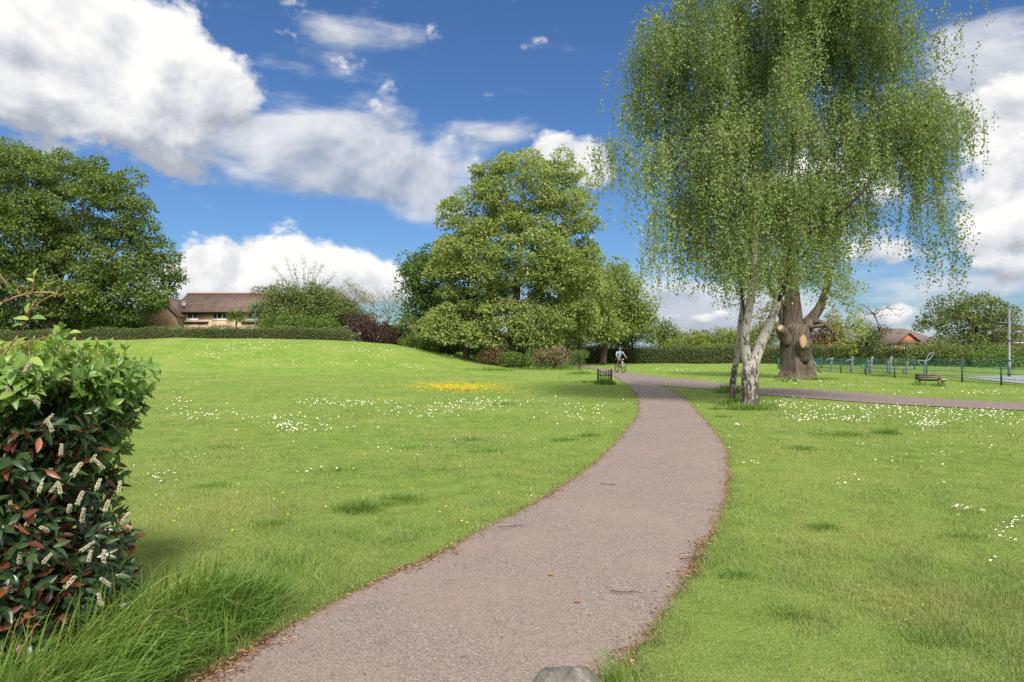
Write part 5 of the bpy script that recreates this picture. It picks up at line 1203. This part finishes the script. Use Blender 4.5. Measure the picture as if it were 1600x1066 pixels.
# long buff brick house behind the mound hedge; local x along the front, y into depth, then turned a little
def house(name, label, x, y, z0, rz, build):
    root = thing(name, label, 'house', (x, y, z0), None, rz); build(root); return root
def bld_long(r):
    o = (0, 0, 0); mb = MB(); L, Dp, E, R = 20.0, 7.5, 3.75, 6.1
    hs = [(1.35, 2.9, 2.62, 3.55), (4.7, 6.65, 2.58, 3.55), (9.3, 10.8, 2.55, 3.5), (14, 15.8, 2.55, 3.5)]
    wall(mb, 0, L, 0, E, 0, .25, hs); box(mb, (0, Dp - .25, 0), (L, Dp, E)); 
    for xx in (0, L - .25):
        box(mb, (xx, .25, 0), (xx + .25, Dp - .25, E)); V = np.array([[xx + a, b, c] for a in (0, .25) for b, c in ((0, E), (Dp, E), (Dp / 2, R - .1))]); mb.add(V, [np.array([[0, 2, 1], [3, 4, 5]]), np.array([[0, 1, 4, 3], [1, 2, 5, 4], [2, 0, 3, 5]])])
    mb.build('wall', M_BUFF, r, o)
    for h, k in zip(hs, (2, 3, 2, 2)): window(r, o, *h, 0, k)
    b = MB(); box(b, (-.1, -.35, 2.28), (4.3, .0, 2.42)); box(b, (8.6, -.35, 2.26), (L, .0, 2.40)); b.build('porch_band', M_LEAD, r, o)
    b = MB(); ey = -.5; sl = (R - E) / (Dp / 2)
    slab(b, [(-.5, ey, E + ey * sl + .12), (L + .4, ey, E + ey * sl + .12), (L + .4, Dp / 2, R + .12), (-.5, Dp / 2, R + .12)], .12); slab(b, [(L + .4, Dp - ey, E + ey * sl + .12), (-.5, Dp - ey, E + ey * sl + .12), (-.5, Dp / 2, R + .118), (L + .4, Dp / 2, R + .118)], .12)
    rf = b.build('roof', M_TILE, r, o); g = MB(); tube(g, [(-.5, Dp / 2, R + .14), (L + .4, Dp / 2, R + .14)], .13, 8); g.build('ridge', mat_plain('ridge_tiles', (.24, .12, .08), .85), rf)
    g = MB(); box(g, (-.45, ey + .02, E - .42), (L + .35, ey + .12, E - .2)); tube(g, [(-.45, ey - .05, E - .22), (L + .35, ey - .05, E - .22)], .06, 6); g.build('gutter', M_FASCIA, r, o)
    g = MB(); box(g, (.55, .3, 4.25), (.95, .9, 4.75)); box(g, (.6, .35, 4.75), (.9, .8, 5.0)); g.build('flue', M_LEAD, r, o)
H1 = house('buff_house', 'long buff brick house with brown tiled roof and white windows behind the mound hedge', -43.3, 88, 2.85, -.035, bld_long)
def bld_gable(r):
    o = (0, 0, 0); mb = MB(); Wd_, E, R, Dp = 4.6, 3.1, 5.35, 7
    V = np.array([[a, b, c] for b in (0, Dp) for a, c in ((0, 0), (Wd_, 0), (Wd_, E), (Wd_ / 2, R), (0, E))]); mb.add(V, [np.array([[0, 1, 2, 3, 4], [9, 8, 7, 6, 5]]), np.array([[0, 5, 6, 1], [1, 6, 7, 2], [4, 9, 5, 0]])]); mb.build('wall', M_ORANGE, r, o)
    b = MB(); sl = (R - E) / (Wd_ / 2); slab(b, [(-.3, -.25, E - .3 * sl + .1), (Wd_ / 2, -.25, R + .1), (Wd_ / 2, Dp, R + .1), (-.3, Dp, E - .3 * sl + .1)][::-1], .1); slab(b, [(Wd_ / 2, -.25, R + .1), (Wd_ + .3, -.25, E - .3 * sl + .1), (Wd_ + .3, Dp, E - .3 * sl + .1), (Wd_ / 2, Dp, R + .1)][::-1], .1); b.build('roof', M_TILEDARK, r, o)
house('gabled_house', 'orange brick gable end at the side of the long buff house', -46.8, 85.5, 2.8, .04, bld_gable)
def bld_low(r):
    o = (0, 0, 0); mb = MB(); L, Dp, E, R = 9, 6, 2.3, 4.15
    V = np.array([[a, b, c] for a in (0, L) for b, c in ((0, 0), (Dp, 0), (Dp, E), (Dp / 2, R - .1), (0, E))]); mb.add(V, [np.array([[4, 3, 2, 1, 0], [5, 6, 7, 8, 9]]), np.array([[0, 5, 9, 4], [1, 2, 7, 6], [0, 1, 6, 5]])]); mb.build('wall', M_ORANGE, r, o)
    b = MB(); sl = (R - E) / (Dp / 2); slab(b, [(-.3, -.4, E - .4 * sl), (L + .3, -.4, E - .4 * sl), (L + .3, Dp / 2, R), (-.3, Dp / 2, R)], .1); slab(b, [(L + .3, Dp + .4, E - .4 * sl), (-.3, Dp + .4, E - .4 * sl), (-.3, Dp / 2, R - .002), (L + .3, Dp / 2, R - .002)], .1); b.build('roof', M_TILEDARK, r, o)
house('low_house', 'low house with dark tiled roof under the huge spreading oak', -57.5, 84, 2.8, .05, bld_low)
def bld_red(r):
    o = (0, 0, 0); mb = MB(); L, Dp, E, R = 8.6, 8, 2.75, 4.75
    hs = [(1.0, 2.0, 1.45, 2.45), (2.7, 3.5, 1.25, 2.45)]
    wall(mb, 0, 5.2, 0, E, 0, .25, hs); wall(mb, 5.2, L, 0, E, 1.2, .25, []); box(mb, (4.95, .25, 0), (5.2, 1.2, E)); box(mb, (0, .25, 0), (.25, Dp, E)); box(mb, (L - .25, 1.45, 0), (L, Dp, E)); box(mb, (.25, Dp - .25, 0), (L - .25, Dp, E))
    V = np.array([[a, b, c] for b in (-.02, .23) for a, c in ((2.2, E + .003), (5.2, E + .003), (3.7, E + 1.15))]); mb.add(V, [np.array([[0, 1, 2], [5, 4, 3]]), np.array([[0, 3, 4, 1], [1, 4, 5, 2], [2, 5, 3, 0]])])
    mb.build('wall', M_RED, r, o)
    for h, k in zip(hs, (2, 2)): window(r, o, *h, 0, k)
    b = MB(); c = [(-.4, -.35, E), (L + .4, -.35, E), (L + .4, Dp + .4, E), (-.4, Dp + .4, E)]; t1, t2 = (3.0, Dp / 2, R), (L - 3.2, Dp / 2, R)
    V = np.array(c + [t1, t2], float); V[:4, 2] -= .1; b.add(V, [np.array([[0, 1, 5, 4], [2, 3, 4, 5], [3, 2, 1, 0]]), np.array([[1, 2, 5], [3, 0, 4]])]); 
    rf = b.build('roof', M_TILEGREY, r, o); b = MB(); slab(b, [(1.95, -.3, E - .12), (3.7, -.3, E + 1.3), (3.7, 3.2, E + 1.3), (1.95, 3.2, E - .12)][::-1], .1); slab(b, [(3.7, -.3, E + 1.3), (5.45, -.3, E - .12), (5.45, 3.2, E - .12), (3.7, 3.2, E + 1.3)][::-1], .1); b.build('porch_roof', M_TILEGREY, rf)
    g = MB(); box(g, (-.42, -.42, E - .24), (1.9, -.36, E - .08)); box(g, (5.5, -.42, E - .24), (L + .4, -.36, E - .08)); g.build('gutter', M_FASCIA, r, o)
house('red_house', 'red brick bungalow with grey brown roof and small gable beyond the bushes', 51.5, 95, -.15, .0, bld_red)
def bld_red2(r):
    o = (0, 0, 0); mb = MB(); L, Dp, E, R = 8, 7, 2.9, 5.0
    wall(mb, 0, L, 0, E, 0, .25, [(1.15, 2.5, 1.4, 2.6)]); box(mb, (0, .25, 0), (.25, Dp, E)); box(mb, (L - .25, .25, 0), (L, Dp, E)); box(mb, (.25, Dp - .25, 0), (L - .25, Dp, E)); mb.build('wall', M_RED, r, o); window(r, o, 1.15, 2.5, 1.4, 2.6, 0, 2)
    b = MB(); V = np.array([(-.3, -.3, E - .05), (L + .3, -.3, E - .05), (L + .3, Dp + .3, E - .05), (-.3, Dp + .3, E - .05), (2.5, Dp / 2, R), (L - 2.5, Dp / 2, R)], float); b.add(V, [np.array([[0, 1, 5, 4], [2, 3, 4, 5], [3, 2, 1, 0]]), np.array([[1, 2, 5], [3, 0, 4]])]); b.build('roof', M_TILEGREY, r, o)
    g = MB(); box(g, (-.32, -.36, E - .2), (L + .3, -.305, E - .06)); g.build('gutter', M_UPVC, r, o)
house('red_house', 'red house with white framed window beside the flood light pole', 61.6, 84, -.35, .0, bld_red2)
def bld_pink(r):
    o = (0, 0, 0); mb = MB(); Wd_, E, R, Dp = 4.5, 2.0, 3.1, 5; V = np.array([[a, b, c] for b in (0, Dp) for a, c in ((0, 0), (Wd_, 0), (Wd_, E), (Wd_ / 2, R), (0, E))]); mb.add(V, [np.array([[0, 1, 2, 3, 4], [9, 8, 7, 6, 5]]), np.array([[0, 5, 6, 1], [1, 6, 7, 2], [4, 9, 5, 0]])]); mb.build('wall', M_ORANGE, r, o)
    b = MB(); slab(b, [(-.2, -.2, 1.95), (Wd_ / 2, -.2, R + .08), (Wd_ / 2, Dp, R + .08), (-.2, Dp, 1.95)][::-1], .08); slab(b, [(Wd_ / 2, -.2, R + .08), (Wd_ + .2, -.2, 1.95), (Wd_ + .2, Dp, 1.95), (Wd_ / 2, Dp, R + .08)][::-1], .08); b.build('roof', M_TILEDARK, r, o)
house('brick_outbuilding', 'small orange brick gable between oak trunk and dark evergreen', 41.5, 92, 0, 0, bld_pink)
# cordyline and spiky bush in the garden
def spiky(name, label, px, d, ztop, n, L, trunk):
    z0 = tz(px, d); b = np.array([(px - CX) / F * d, d, z0]); root = thing(name, label, 'plant', b); mb = MB()
    tube(mb, [b, b + [0, 0, trunk * .5], b + [.05, 0, trunk]], [.14, .11, .10], 8); mb.build('trunk', M_BARK, root, b)
    c = b + np.array([0, 0, trunk]); D = rdir(n, .35); D[:, 2] = np.abs(D[:, 2]) * 1.1 - .35; mb = MB()
    leaf_big(mb, np.repeat(c[None], n, 0) + rng.normal(0, .12, (n, 3)), D, np.array([0, 0, 1.]) + rng.normal(0, .2, (n, 3)), L * rng.uniform(.7, 1.2, n), np.full(n, .09), rng.random(n), curl=.45); mb.build('crown', M_OLIVE, root, b)
spiky('cordyline', 'small spiky headed palm before the buff house windows', 369, 80, 0, 260, 1.2, 2.7)
spiky('yucca', 'spiky dark clump of sword leaves beside the garden lamp post', 418, 74, 0, 340, 1.5, 1.5)

# ================================================================ lamp posts, flood pole
M_GALV = mat_plain('galvanised_steel', (.11, .12, .13), .5, .5, var=.1, scale=5); M_GREENPOST = mat_plain('green_painted_post', (.22, .32, .24), .6, .3, var=.1); M_GREEN = mat_plain('dark_green_paint', (.012, .085, .055), .5, .4, var=.1)
M_GLOW = mat_plain('lamp_glass', (.75, .75, .72), .3, .5, var=.02)
def lamp(label, px, d, py_top, r, mat, arm=.0, group='lamp posts behind the hedges'):
    z0 = tz(px, d); b = np.array([(px - CX) / F * d, d, z0]); zt = W(px, py_top, d)[2]; root = thing('lamp_post', label, 'lamp post', b, group); mb = MB()
    tube(mb, [b, b + [0, 0, 1.1], b + [0, 0, 1.12], [b[0], b[1], zt]], [r * 1.5, r * 1.5, r, r * .7], 10); mb.build('pole', mat, root, b, smooth=False)
    mb = MB(); c = np.array([b[0], b[1], zt]); tube(mb, [c - [0, 0, .05], c + [0, 0, .08], c + [0, 0, .26], c + [0, 0, .36]], [.07, .14, .16, .04], 10); mb.build('lamp_head', M_GLOW if arm == 0 else mat, root, b)
lamp('short dark lamp post in front of the buff house', 399, 72, 480, .045, M_GREEN, 1)
lamp('tall pale green lamp post before the maple group', 880, 63, 466, .085, M_GREENPOST, 1)
lamp('slim pale lamp post half hidden in the maple leaves', 852, 72, 492, .06, M_GREENPOST, 1)
lamp('slender lamp post at the edge of the maple group above the far hedge', 1024, 88, 512, .06, M_GALV, 1)
lamp('slender lamp post against the rounded olive tree', 1047, 92, 517, .06, M_GALV, 1)
lamp('short pale lamp post between oak and dark evergreen', 1311, 80, 535, .05, M_GALV, 1)
b = np.array([(1577 - CX) / F * 41, 41, 0]); fp = thing('floodlight_pole', 'tall grey flood light pole with brackets at the hard court', 'flood light', b); mb = MB()
tube(mb, [b, b + [0, 0, .9], b + [0, 0, .92], b + [0, 0, 4.1]], [.10, .10, .075, .065], 12); mb.build('pole', M_GALV, fp, b)
for z in (.95, 2.15): 
    mb = MB(); tube(mb, [b + [0, 0, z], b + [0, 0, z + .07]], .108, 12); mb.build('collar', mat_plain('black_band', (.03, .03, .035), .5), fp, b)
mb = MB(); bar(mb, b + [-.55, 0, 3.25], b + [.5, 0, 3.3], .05, .05); bar(mb, b + [0, -.1, 2.55], b + [.42, -.1, 2.72], .05, .05); bar(mb, b + [0, 0, 3.5], b + [.3, 0, 3.85], .04, .04); mb.build('bracket', M_GALV, fp, b)
mb = MB(); box(mb, b + [.3, -.2, 2.6], b + [.62, .1, 2.78]); mb.build('lamp_head', M_GALV, fp, b)

# ================================================================ green mesh fence round the play area
def mesh_fence(label, pts, h, group=None, fine=.07):
    b = np.array([*pts[0], 0]); b[2] = float(height(*pts[0])); root = thing('mesh_fence', label, 'fence', b, 'green mesh fences of the play area')
    Pz = [np.array([x, y, float(height(x, y))]) for x, y in pts]
    for i, p in enumerate(Pz):
        mb = MB(); box(mb, p + [-.03, -.03, -.05], p + [.03, .03, h + .06]); box(mb, p + [-.036, -.036, h + .06], p + [.036, .036, h + .075]); mb.build('post', M_GREEN, root, b)
    for p, q_ in zip(Pz, Pz[1:]):
        mb = MB(); L = np.linalg.norm(q_ - p); k = int(L / fine); u = unit(q_ - p)
        for i in range(1, k):
            c = p + u * (L * i / k); box(mb, c + [-.0035, -.0035, .05], c + [.0035, .0035, h])
        for z in (.06, .30, .54, .78, h - .02): bar(mb, p + [0, 0, z], q_ + [0, 0, z], .012, .02)
        mb.build('mesh_panel', M_GREEN, root, b)
fx = lambda y: 22.75 + (y - 40) * .012
mesh_fence('green mesh fence panels running past the oak beside the bench', [(fx(y), y) for y in (28.5, 31.6, 34.4, 37.4, 40.6, 44.0, 47.4, 51.0, 55.0, 59.0)], .88)
mesh_fence('green mesh fence along the far side of the play equipment', [(fx(59) + .2, 59.2), (26.5, 58.4), (30, 57.6), (33.5, 56.8), (37, 56), (40.5, 55.2), (44, 54.4), (48, 53.5)], .88, fine=.09)

# ================================================================ play and exercise equipment
M_PALEMETAL = mat_plain('pale_painted_metal', (.14, .15, .155), .6, .3, var=.15)
def gp0(px, py): return gp(px, py)
def steel(name, label, px, py, tubes, cat='exercise post', group=None, parts=('post', 'arm')):
    b = gp0(px, py); root = thing(name, label, cat, b, group)
    for part, pts, r0, r1 in tubes:
        mb = MB(); q_ = spline([b + np.array(p) for p in pts], max(8, 5 * len(pts))); tube(mb, q_, np.linspace(r0, r1, len(q_)), 9); mb.build(part, M_PALEMETAL, root, b, smooth=True)
ge = 'exercise posts behind the green fence'
steel('exercise_post', 'pale exercise post with a curved bar like a T near the oak', 1299, 581, [('post', [(0, 0, 0), (0, 0, .5), (.05, 0, .98)], .09, .06), ('arm', [(-.42, 0, .78), (-.25, 0, .92), (.05, 0, .98), (.2, 0, .98)], .035, .035), ('foot', [(0, 0, 0), (0, 0, .1)], .2, .16)], group=ge)
steel('exercise_post', 'pale exercise post with one drooping side arm and ball top', 1331, 582, [('post', [(0, 0, 0), (0, 0, .5), (.06, 0, 1.02)], .10, .07), ('arm', [(-.48, 0, .72), (-.3, 0, .85), (.06, 0, .88)], .035, .035), ('cap', [(.06, 0, 1.0), (.08, 0, 1.12)], .09, .08)], group=ge)
steel('exercise_post', 'pale exercise post standing behind a fence post by the small rocker', 1361, 584, [('post', [(0, 0, 0), (0, 0, .5), (.04, 0, 1.0)], .11, .08), ('cap', [(.06, 0, 1.0), (.16, 0, 1.1)], .09, .08), ('arm', [(-.15, .05, .05), (-.13, .05, .9)], .04, .04)], group=ge)
steel('exercise_post', 'pale twin exercise post beside two thin curved bars', 1391, 584, [('post', [(0, 0, 0), (0, 0, .5), (.05, 0, 1.02)], .11, .08), ('post', [(-.12, .05, 0), (-.11, .05, .85)], .06, .06), ('cap', [(.06, 0, 1.0), (.14, 0, 1.12)], .09, .08)], group=ge)
steel('exercise_post', 'short pale exercise post with a cross piece left of the bench', 1417, 584, [('post', [(0, 0, 0), (0, 0, .4), (.02, 0, .72)], .10, .07), ('arm', [(-.2, 0, .38), (.22, 0, .40)], .03, .03), ('cap', [(.02, 0, .7), (.06, 0, .8)], .09, .08), ('plate', [(-.2, 0, .05), (-.2, 0, .3)], .1, .1)], group=ge)
steel('handle_bars', 'pair of thin curved white bars by the twin exercise post', 1380, 583, [('arm', [(-.2, 0, .62), (-.12, 0, .4), (0, 0, .2), (.1, 0, 0)], .03, .03), ('arm', [(.15, 0, .62), (.17, 0, .4), (.28, 0, .2), (.2, 0, 0)], .03, .03)], cat='exercise bars')
steel('spring_rocker', 'small white spring rocker low behind the fence', 1352, 583, [('arm', [(-.2, 0, .55), (-.22, 0, .4), (0, 0, .3), (.3, 0, .2)], .04, .04), ('arm', [(-.2, 0, .58), (0, 0, .6), (.05, 0, .5)], .03, .03), ('spring', [(0, 0, 0), (.02, 0, .15), (0, 0, .3)], .1, .08)], cat='spring rocker')
steel('spinner', 'white play spinner with two looped arms standing behind the bench', 1445, 586, [('post', [(0, 0, 0), (0, 0, .5), (.05, 0, .92)], .085, .06),
      ('loop', [(.05, 0, .88), (.3, 0, 1.02), (.52, 0, 1.28), (.60, 0, 1.40), (.40, 0, 1.42), (.22, 0, 1.25), (.1, 0, 1.0), (.05, 0, .88)], .035, .035), ('loop', [(.03, 0, .8), (-.1, 0, .9), (-.42, 0, .92), (-.40, 0, .8), (-.2, 0, .58), (-.05, 0, .45)], .035, .035)], cat='play spinner')
b = gp0(1283, 583); mb = MB(); tube(mb, [b + [-.78, .3, 1.38], b], [.055, .055], 10); tube(mb, [b + [-.80, .31, 1.42], b + [-.77, .3, 1.36]], [.06, .06], 10)
tag(mb.build('leaning_pole', M_PALEMETAL, org=b, smooth=True), 'white painted pole leaning beside the oak trunk', 'pole')

# ================================================================ timber bench
M_TIMBER = mat_bark('weathered_timber', (.075, .058, .042), (.20, .16, .12), (2, 14, 14), 1.5, .02); M_SEATWOOD = mat_bark('silvered_planks', (.24, .21, .17), (.42, .38, .33), (2, 14, 14), 1.5, .015)
b = gp(1450, 601); bench = thing('park_bench', 'rustic timber bench on the grass before the green fence', 'bench', b, None, math.radians(-50))
def bpart(name, mat, *bx):
    mb = MB()
    for lo, hi in bx: box(mb, lo, hi)
    mb.build(name, mat, bench, (0, 0, 0))
k = .62
bpart('seat', M_SEATWOOD, ((-.52 , .10, .225), (.66, .22, .262)), ((-.52, .232, .225), (.66, .36, .262)), ((-.52, .372, .225), (.66, .47, .262)))
bpart('backrest', M_TIMBER, ((-.56, -.04, .30), (.50, .02, .39)), ((-.56, -.045, .405), (.50, .025, .50)))
for xx in (-.56, .40): 
    bpart('leg', M_TIMBER, ((xx, -.0, 0), (xx + .13, .11, .22)), ((xx - .005, .021, .2), (xx + .135, .10, .47)))
    bpart('leg', M_TIMBER, ((xx + .02, .33, 0), (xx + .12, .44, .223)))
bpart('rail', M_TIMBER, ((-.5, .12, .16), (.62, .18, .222)), ((-.5, .40, .16), (.62, .45, .222)))

# ================================================================ small post guard in the grass at the path bend
b = gp(945, 597); M_BLACKPOST = mat_plain('black_stained_timber', (.03, .027, .025), .8, .2, var=.2)
guard = thing('post_guard', 'low guard of dark upright stakes in a grass tussock at the path bend', 'fence', b)
for xx, r, h in ((-.34, .055, .68), (-.21, .030, .62), (-.10, .026, .57), (0.0, .026, .59), (.09, .028, .60), (.19, .03, .62), (.32, .06, .66)):
    mb = MB(); tube(mb, [b + [xx, 0, -.05], b + [xx + .01, 0, h - .02], b + [xx + .01, 0, h]], [r, r, r * .8], 8); mb.build('stake', M_BLACKPOST, guard, b)
mb = MB(); bar(mb, b + [-.33, .03, .34], b + [.32, .03, .34], .03, .05); mb.build('rail', M_BLACKPOST, guard, b)

# ================================================================ cyclist: bicycle and rider
cb = gp(969, 583); YAW = math.radians(17)
M_BLACK = mat_plain('black_rubber', (.02, .02, .02), .6, .3); M_FRAME = mat_plain('dark_bike_paint', (.035, .035, .04), .35, .5); M_CHROME = mat_plain('bare_alloy', (.6, .6, .62), .3, .5, metal=.7)
bike = thing('bicycle', 'dark mountain bike ridden towards the camera on the crossing path', 'bicycle', cb + [0, 0, .03], None, YAW)
def bk(name, mat, tubes, par=None, smooth=True):
    mb = MB()
    for pts, r in tubes: tube(mb, pts, r, 8)
    return mb.build(name, mat, par or bike, None, smooth)
R_, fy, ry = .35, -.53, .53
for y in (fy, ry):
    mb = MB(); torus(mb, (0, y, R_), (1, 0, 0), R_ - .03, .030, 36, 8); wh = mb.build('wheel', M_BLACK, bike, smooth=True)
    mb = MB(); torus(mb, (0, y, R_), (1, 0, 0), R_ - .062, .012, 36, 6); tube(mb, [(-.05, y, R_), (.05, y, R_)], .022, 8)
    for a in np.arange(16) / 16 * 2 * math.pi: tube(mb, [((-1) ** int(a * 3) * .03, y, R_), (0, y + math.cos(a) * (R_ - .06), R_ + math.sin(a) * (R_ - .06))], .0018, 4)
    mb.build('rim', M_FRAME, wh, smooth=True)
bk('frame', M_FRAME, [([(0, .1, .31), (0, .25, .82)], .018), ([(0, -.36, .88), (0, .23, .76)], .02), ([(0, -.38, .80), (0, .1, .31)], .024), ([(.05, ry, R_), (.02, .12, .31)], .012), ([(-.05, ry, R_), (-.02, .12, .31)], .012), ([(.05, ry, R_), (.01, .24, .76)], .010), ([(-.05, ry, R_), (-.01, .24, .76)], .010), ([(0, -.35, .92), (0, -.39, .76)], .026)])
bk('fork', M_CHROME, [([(.06, fy, R_), (.065, -.42, .74)], .018), ([(-.06, fy, R_), (-.065, -.42, .74)], .018), ([(-.07, -.42, .74), (.07, -.42, .74)], .02)])
hbp = bk('handlebar', M_FRAME, [([(0, -.35, .90), (0, -.42, 1.0)], .018), ([(-.33, -.36, 1.05), (-.15, -.42, 1.01), (0, -.43, 1.0), (.15, -.42, 1.01), (.33, -.36, 1.05)], .014)])
for sg in (-1, 1): bk('grip', M_BLACK, [([(sg * .22, -.40, 1.03), (sg * .34, -.355, 1.053)], .019)], hbp)
mb = MB(); ball(mb, (0, .30, .94), (.08, .13, .035), nu=12, nv=8); tube(mb, [(0, .20, .93), (0, .08, .925)], [.05, .018], 8); tube(mb, [(0, .25, .80), (0, .27, .93)], .013, 8); mb.build('saddle', M_BLACK, bike, smooth=True)
ck = bk('crank', M_CHROME, [([(-.09, .1, .31), (.09, .1, .31)], .02), ([(.09, .1, .31), (.1, .02, .16)], .011), ([(-.09, .1, .31), (-.1, .18, .46)], .011)])
for sg, y, z in ((1, .02, .16), (-1, .18, .46)):
    mb = MB(); box(mb, (sg * .15 - .045, y - .04, z - .012), (sg * .15 + .045, y + .04, z + .012)); mb.build('pedal', M_BLACK, ck)
mb = MB(); n_ = 28; torus(mb, (.055, .1, .31), (1, 0, 0), .085, .006, 24, 5); mb.build('chainring', M_FRAME, ck, smooth=True)
mb = MB(); tube(mb, [(0, -.455, .93), (0, -.50, .93)], [.03, .026], 10); mb.build('headlight', M_GLOW, bike)

M_SKIN = mat_plain('skin', (.28, .165, .12), .55, .35, var=.04); M_SHIRT = mat_plain('light_blue_shirt', (.22, .35, .46), .85, .1, var=.08); M_SHORTS = mat_plain('dark_shorts', (.035, .04, .06), .85, .1); M_HAIR = mat_plain('brown_hair', (.14, .07, .035), .7, .2); M_BAG = mat_plain('black_nylon', (.02, .022, .03), .7, .25); M_SHOE = mat_plain('grey_shoe', (.10, .10, .105), .6, .2); M_EYE = mat_plain('eye_dark', (.02, .015, .012), .2, .5); M_LIP = mat_plain('lip', (.42, .18, .15), .5, .3)
def skin_mesh(name, mat, V, E, R, parent, sub=2):
    """one continuous surface grown round a skeleton of joints"""
    me = bpy.data.meshes.new(name); me.from_pydata([tuple(v) for v in V], E, []); o = bpy.data.objects.new(name, me); COL.objects.link(o)
    md = o.modifiers.new('skin', 'SKIN'); md.use_smooth_shade = True; sb = o.modifiers.new('sub', 'SUBSURF'); sb.levels = sub; sb.render_levels = sub
    for i, r in enumerate(R): sv = me.skin_vertices[0].data[i]; sv.radius = (r, r) if np.isscalar(r) else r; sv.use_root = (i == 0)
    bpy.context.view_layer.update(); dg = bpy.context.evaluated_depsgraph_get(); ev = o.evaluated_get(dg); m2 = bpy.data.meshes.new_from_object(ev)
    bpy.data.objects.remove(o); bpy.data.meshes.remove(me); m2.name = name; m2.materials.clear(); m2.materials.append(mat); o = bpy.data.objects.new(name, m2); COL.objects.link(o); o.parent = parent; return o
rider = thing('person', 'cyclist in light blue shirt and dark shorts with black rucksack straps riding a bike', 'person', cb + [0, 0, .03], None, YAW)
V = [(0, .27, 1.0), (0, .22, 1.14), (0, .13, 1.30), (0, .08, 1.44), (0, .055, 1.54), (0, .03, 1.60), (0, .02, 1.68), (0, .03, 1.77)]; E = [(i, i + 1) for i in range(7)]; R = [(.155, .12), (.135, .10), (.15, .105), (.14, .095), .055, .058, (.078, .092), (.066, .08)]
def arm(sg):
    global V, E, R
    k = len(V); V += [(sg * .19, .07, 1.43), (sg * .33, -.03, 1.25), (sg * .31, -.24, 1.11), (sg * .29, -.355, 1.06), (sg * .285, -.40, 1.062)]; R += [.058, .045, .036, .028, .034]; E += [(3, k), (k, k + 1), (k + 1, k + 2), (k + 2, k + 3), (k + 3, k + 4)]
    for j, (dx, l) in enumerate(((-.03, .045), (-.01, .055), (.01, .052), (.03, .04))):
        q_ = len(V); V += [(sg * (.285 + dx), -.435, 1.066), (sg * (.285 + dx), -.435 - l * .35, 1.04), (sg * (.285 + dx), -.43, 1.02)]; R += [.0095, .0085, .007]; E += [(k + 4, q_), (q_, q_ + 1), (q_ + 1, q_ + 2)]
    q_ = len(V); V += [(sg * .25, -.395, 1.045), (sg * .245, -.42, 1.03)]; R += [.010, .008]; E += [(k + 4, q_), (q_, q_ + 1)]
arm(1); arm(-1)
legs = {1: [(.09, .24, .98), (.125, -.14, .70), (.13, .05, .29), (.14, .06, .20), (.145, -.06, .185)], -1: [(-.09, .24, .98), (-.15, -.16, .94), (-.14, .17, .60), (-.145, .21, .50), (-.15, .09, .485)]}
for sg in (1, -1):
    k = len(V); V += legs[sg]; R += [.088, .062, .043, .036, .034]; E += [(0, k)] + [(k + i, k + i + 1) for i in range(4)]
body = skin_mesh('body', M_SKIN, V, E, R, rider, 2)
mb = MB()
for sg in (-1, 1): ball(mb, (sg * .030, -.066, 1.695), .011, 0, nu=8, nv=6)
mb.build('eye', M_EYE, rider, smooth=True)
mb = MB(); tube(mb, [(0, -.066, 1.705), (0, -.092, 1.672), (0, -.074, 1.662)], [.007, .013, .006], 8); mb.build('nose', M_SKIN, rider, smooth=True)
mb = MB(); ball(mb, (0, -.069, 1.637), (.024, .008, .006), nu=8, nv=6); mb.build('mouth', M_LIP, rider, smooth=True)
for sg in (-1, 1):
    mb = MB(); ball(mb, (sg * .082, .02, 1.68), (.012, .022, .032), nu=8, nv=6); mb.build('ear', M_SKIN, rider, smooth=True)
mb = MB(); ball(mb, (0, .045, 1.745), (.092, .105, .088), nu=16, nv=10, noise=.03); ball(mb, (0, .10, 1.69), (.075, .06, .08), nu=12, nv=8, noise=.03); tube(mb, [(-.06, -.055, 1.765), (0, -.075, 1.775), (.06, -.055, 1.765)], [.02, .026, .02], 8); mb.build('hair', M_HAIR, rider, smooth=True)
skin_mesh('shirt', M_SHIRT, [(0, .27, .99), (0, .22, 1.14), (0, .13, 1.30), (0, .08, 1.44), (0, .06, 1.50), (.19, .07, 1.435), (.275, .01, 1.33), (-.19, .07, 1.435), (-.275, .01, 1.33)], [(0, 1), (1, 2), (2, 3), (3, 4), (3, 5), (5, 6), (3, 7), (7, 8)], [(.178, .145), (.168, .14), (.188, .148), (.172, .13), .08, .078, .068, .074, .068], rider, 2)
skin_mesh('shorts', M_SHORTS, [(0, .27, .98), (.09, .22, .97), (.122, -.05, .77), (-.09, .22, .985), (-.145, -.08, .945)], [(0, 1), (1, 2), (0, 3), (3, 4)], [(.17, .13), .105, .085, .105, .085], rider, 2)
for sg, (x, y, z) in ((1, (.145, -.02, .185)), (-1, (-.15, .13, .485))):
    mb = MB(); ball(mb, (x, y, z + .005), (.045, .125, .04), nu=12, nv=8); mb.build('shoe', M_SHOE, rider, smooth=True)
bag = thing('rucksack', 'black rucksack worn by the cyclist, straps over the blue shirt', 'rucksack', cb + [0, 0, .03], None, YAW)
mb = MB(); ball(mb, (0, .32, 1.30), (.16, .11, .23), nu=16, nv=10); mb.build('bag', M_BAG, bag, smooth=True)
for sg in (-1, 1):
    mb = MB(); q_ = spline([(sg * .10, .23, 1.47), (sg * .105, .10, 1.575), (sg * .105, -.035, 1.47), (sg * .115, -.02, 1.32), (sg * .15, .12, 1.18), (sg * .12, .26, 1.14)], 22)
    tube(mb, q_, .026, 6); mb.build('strap', M_BAG, bag, smooth=True)
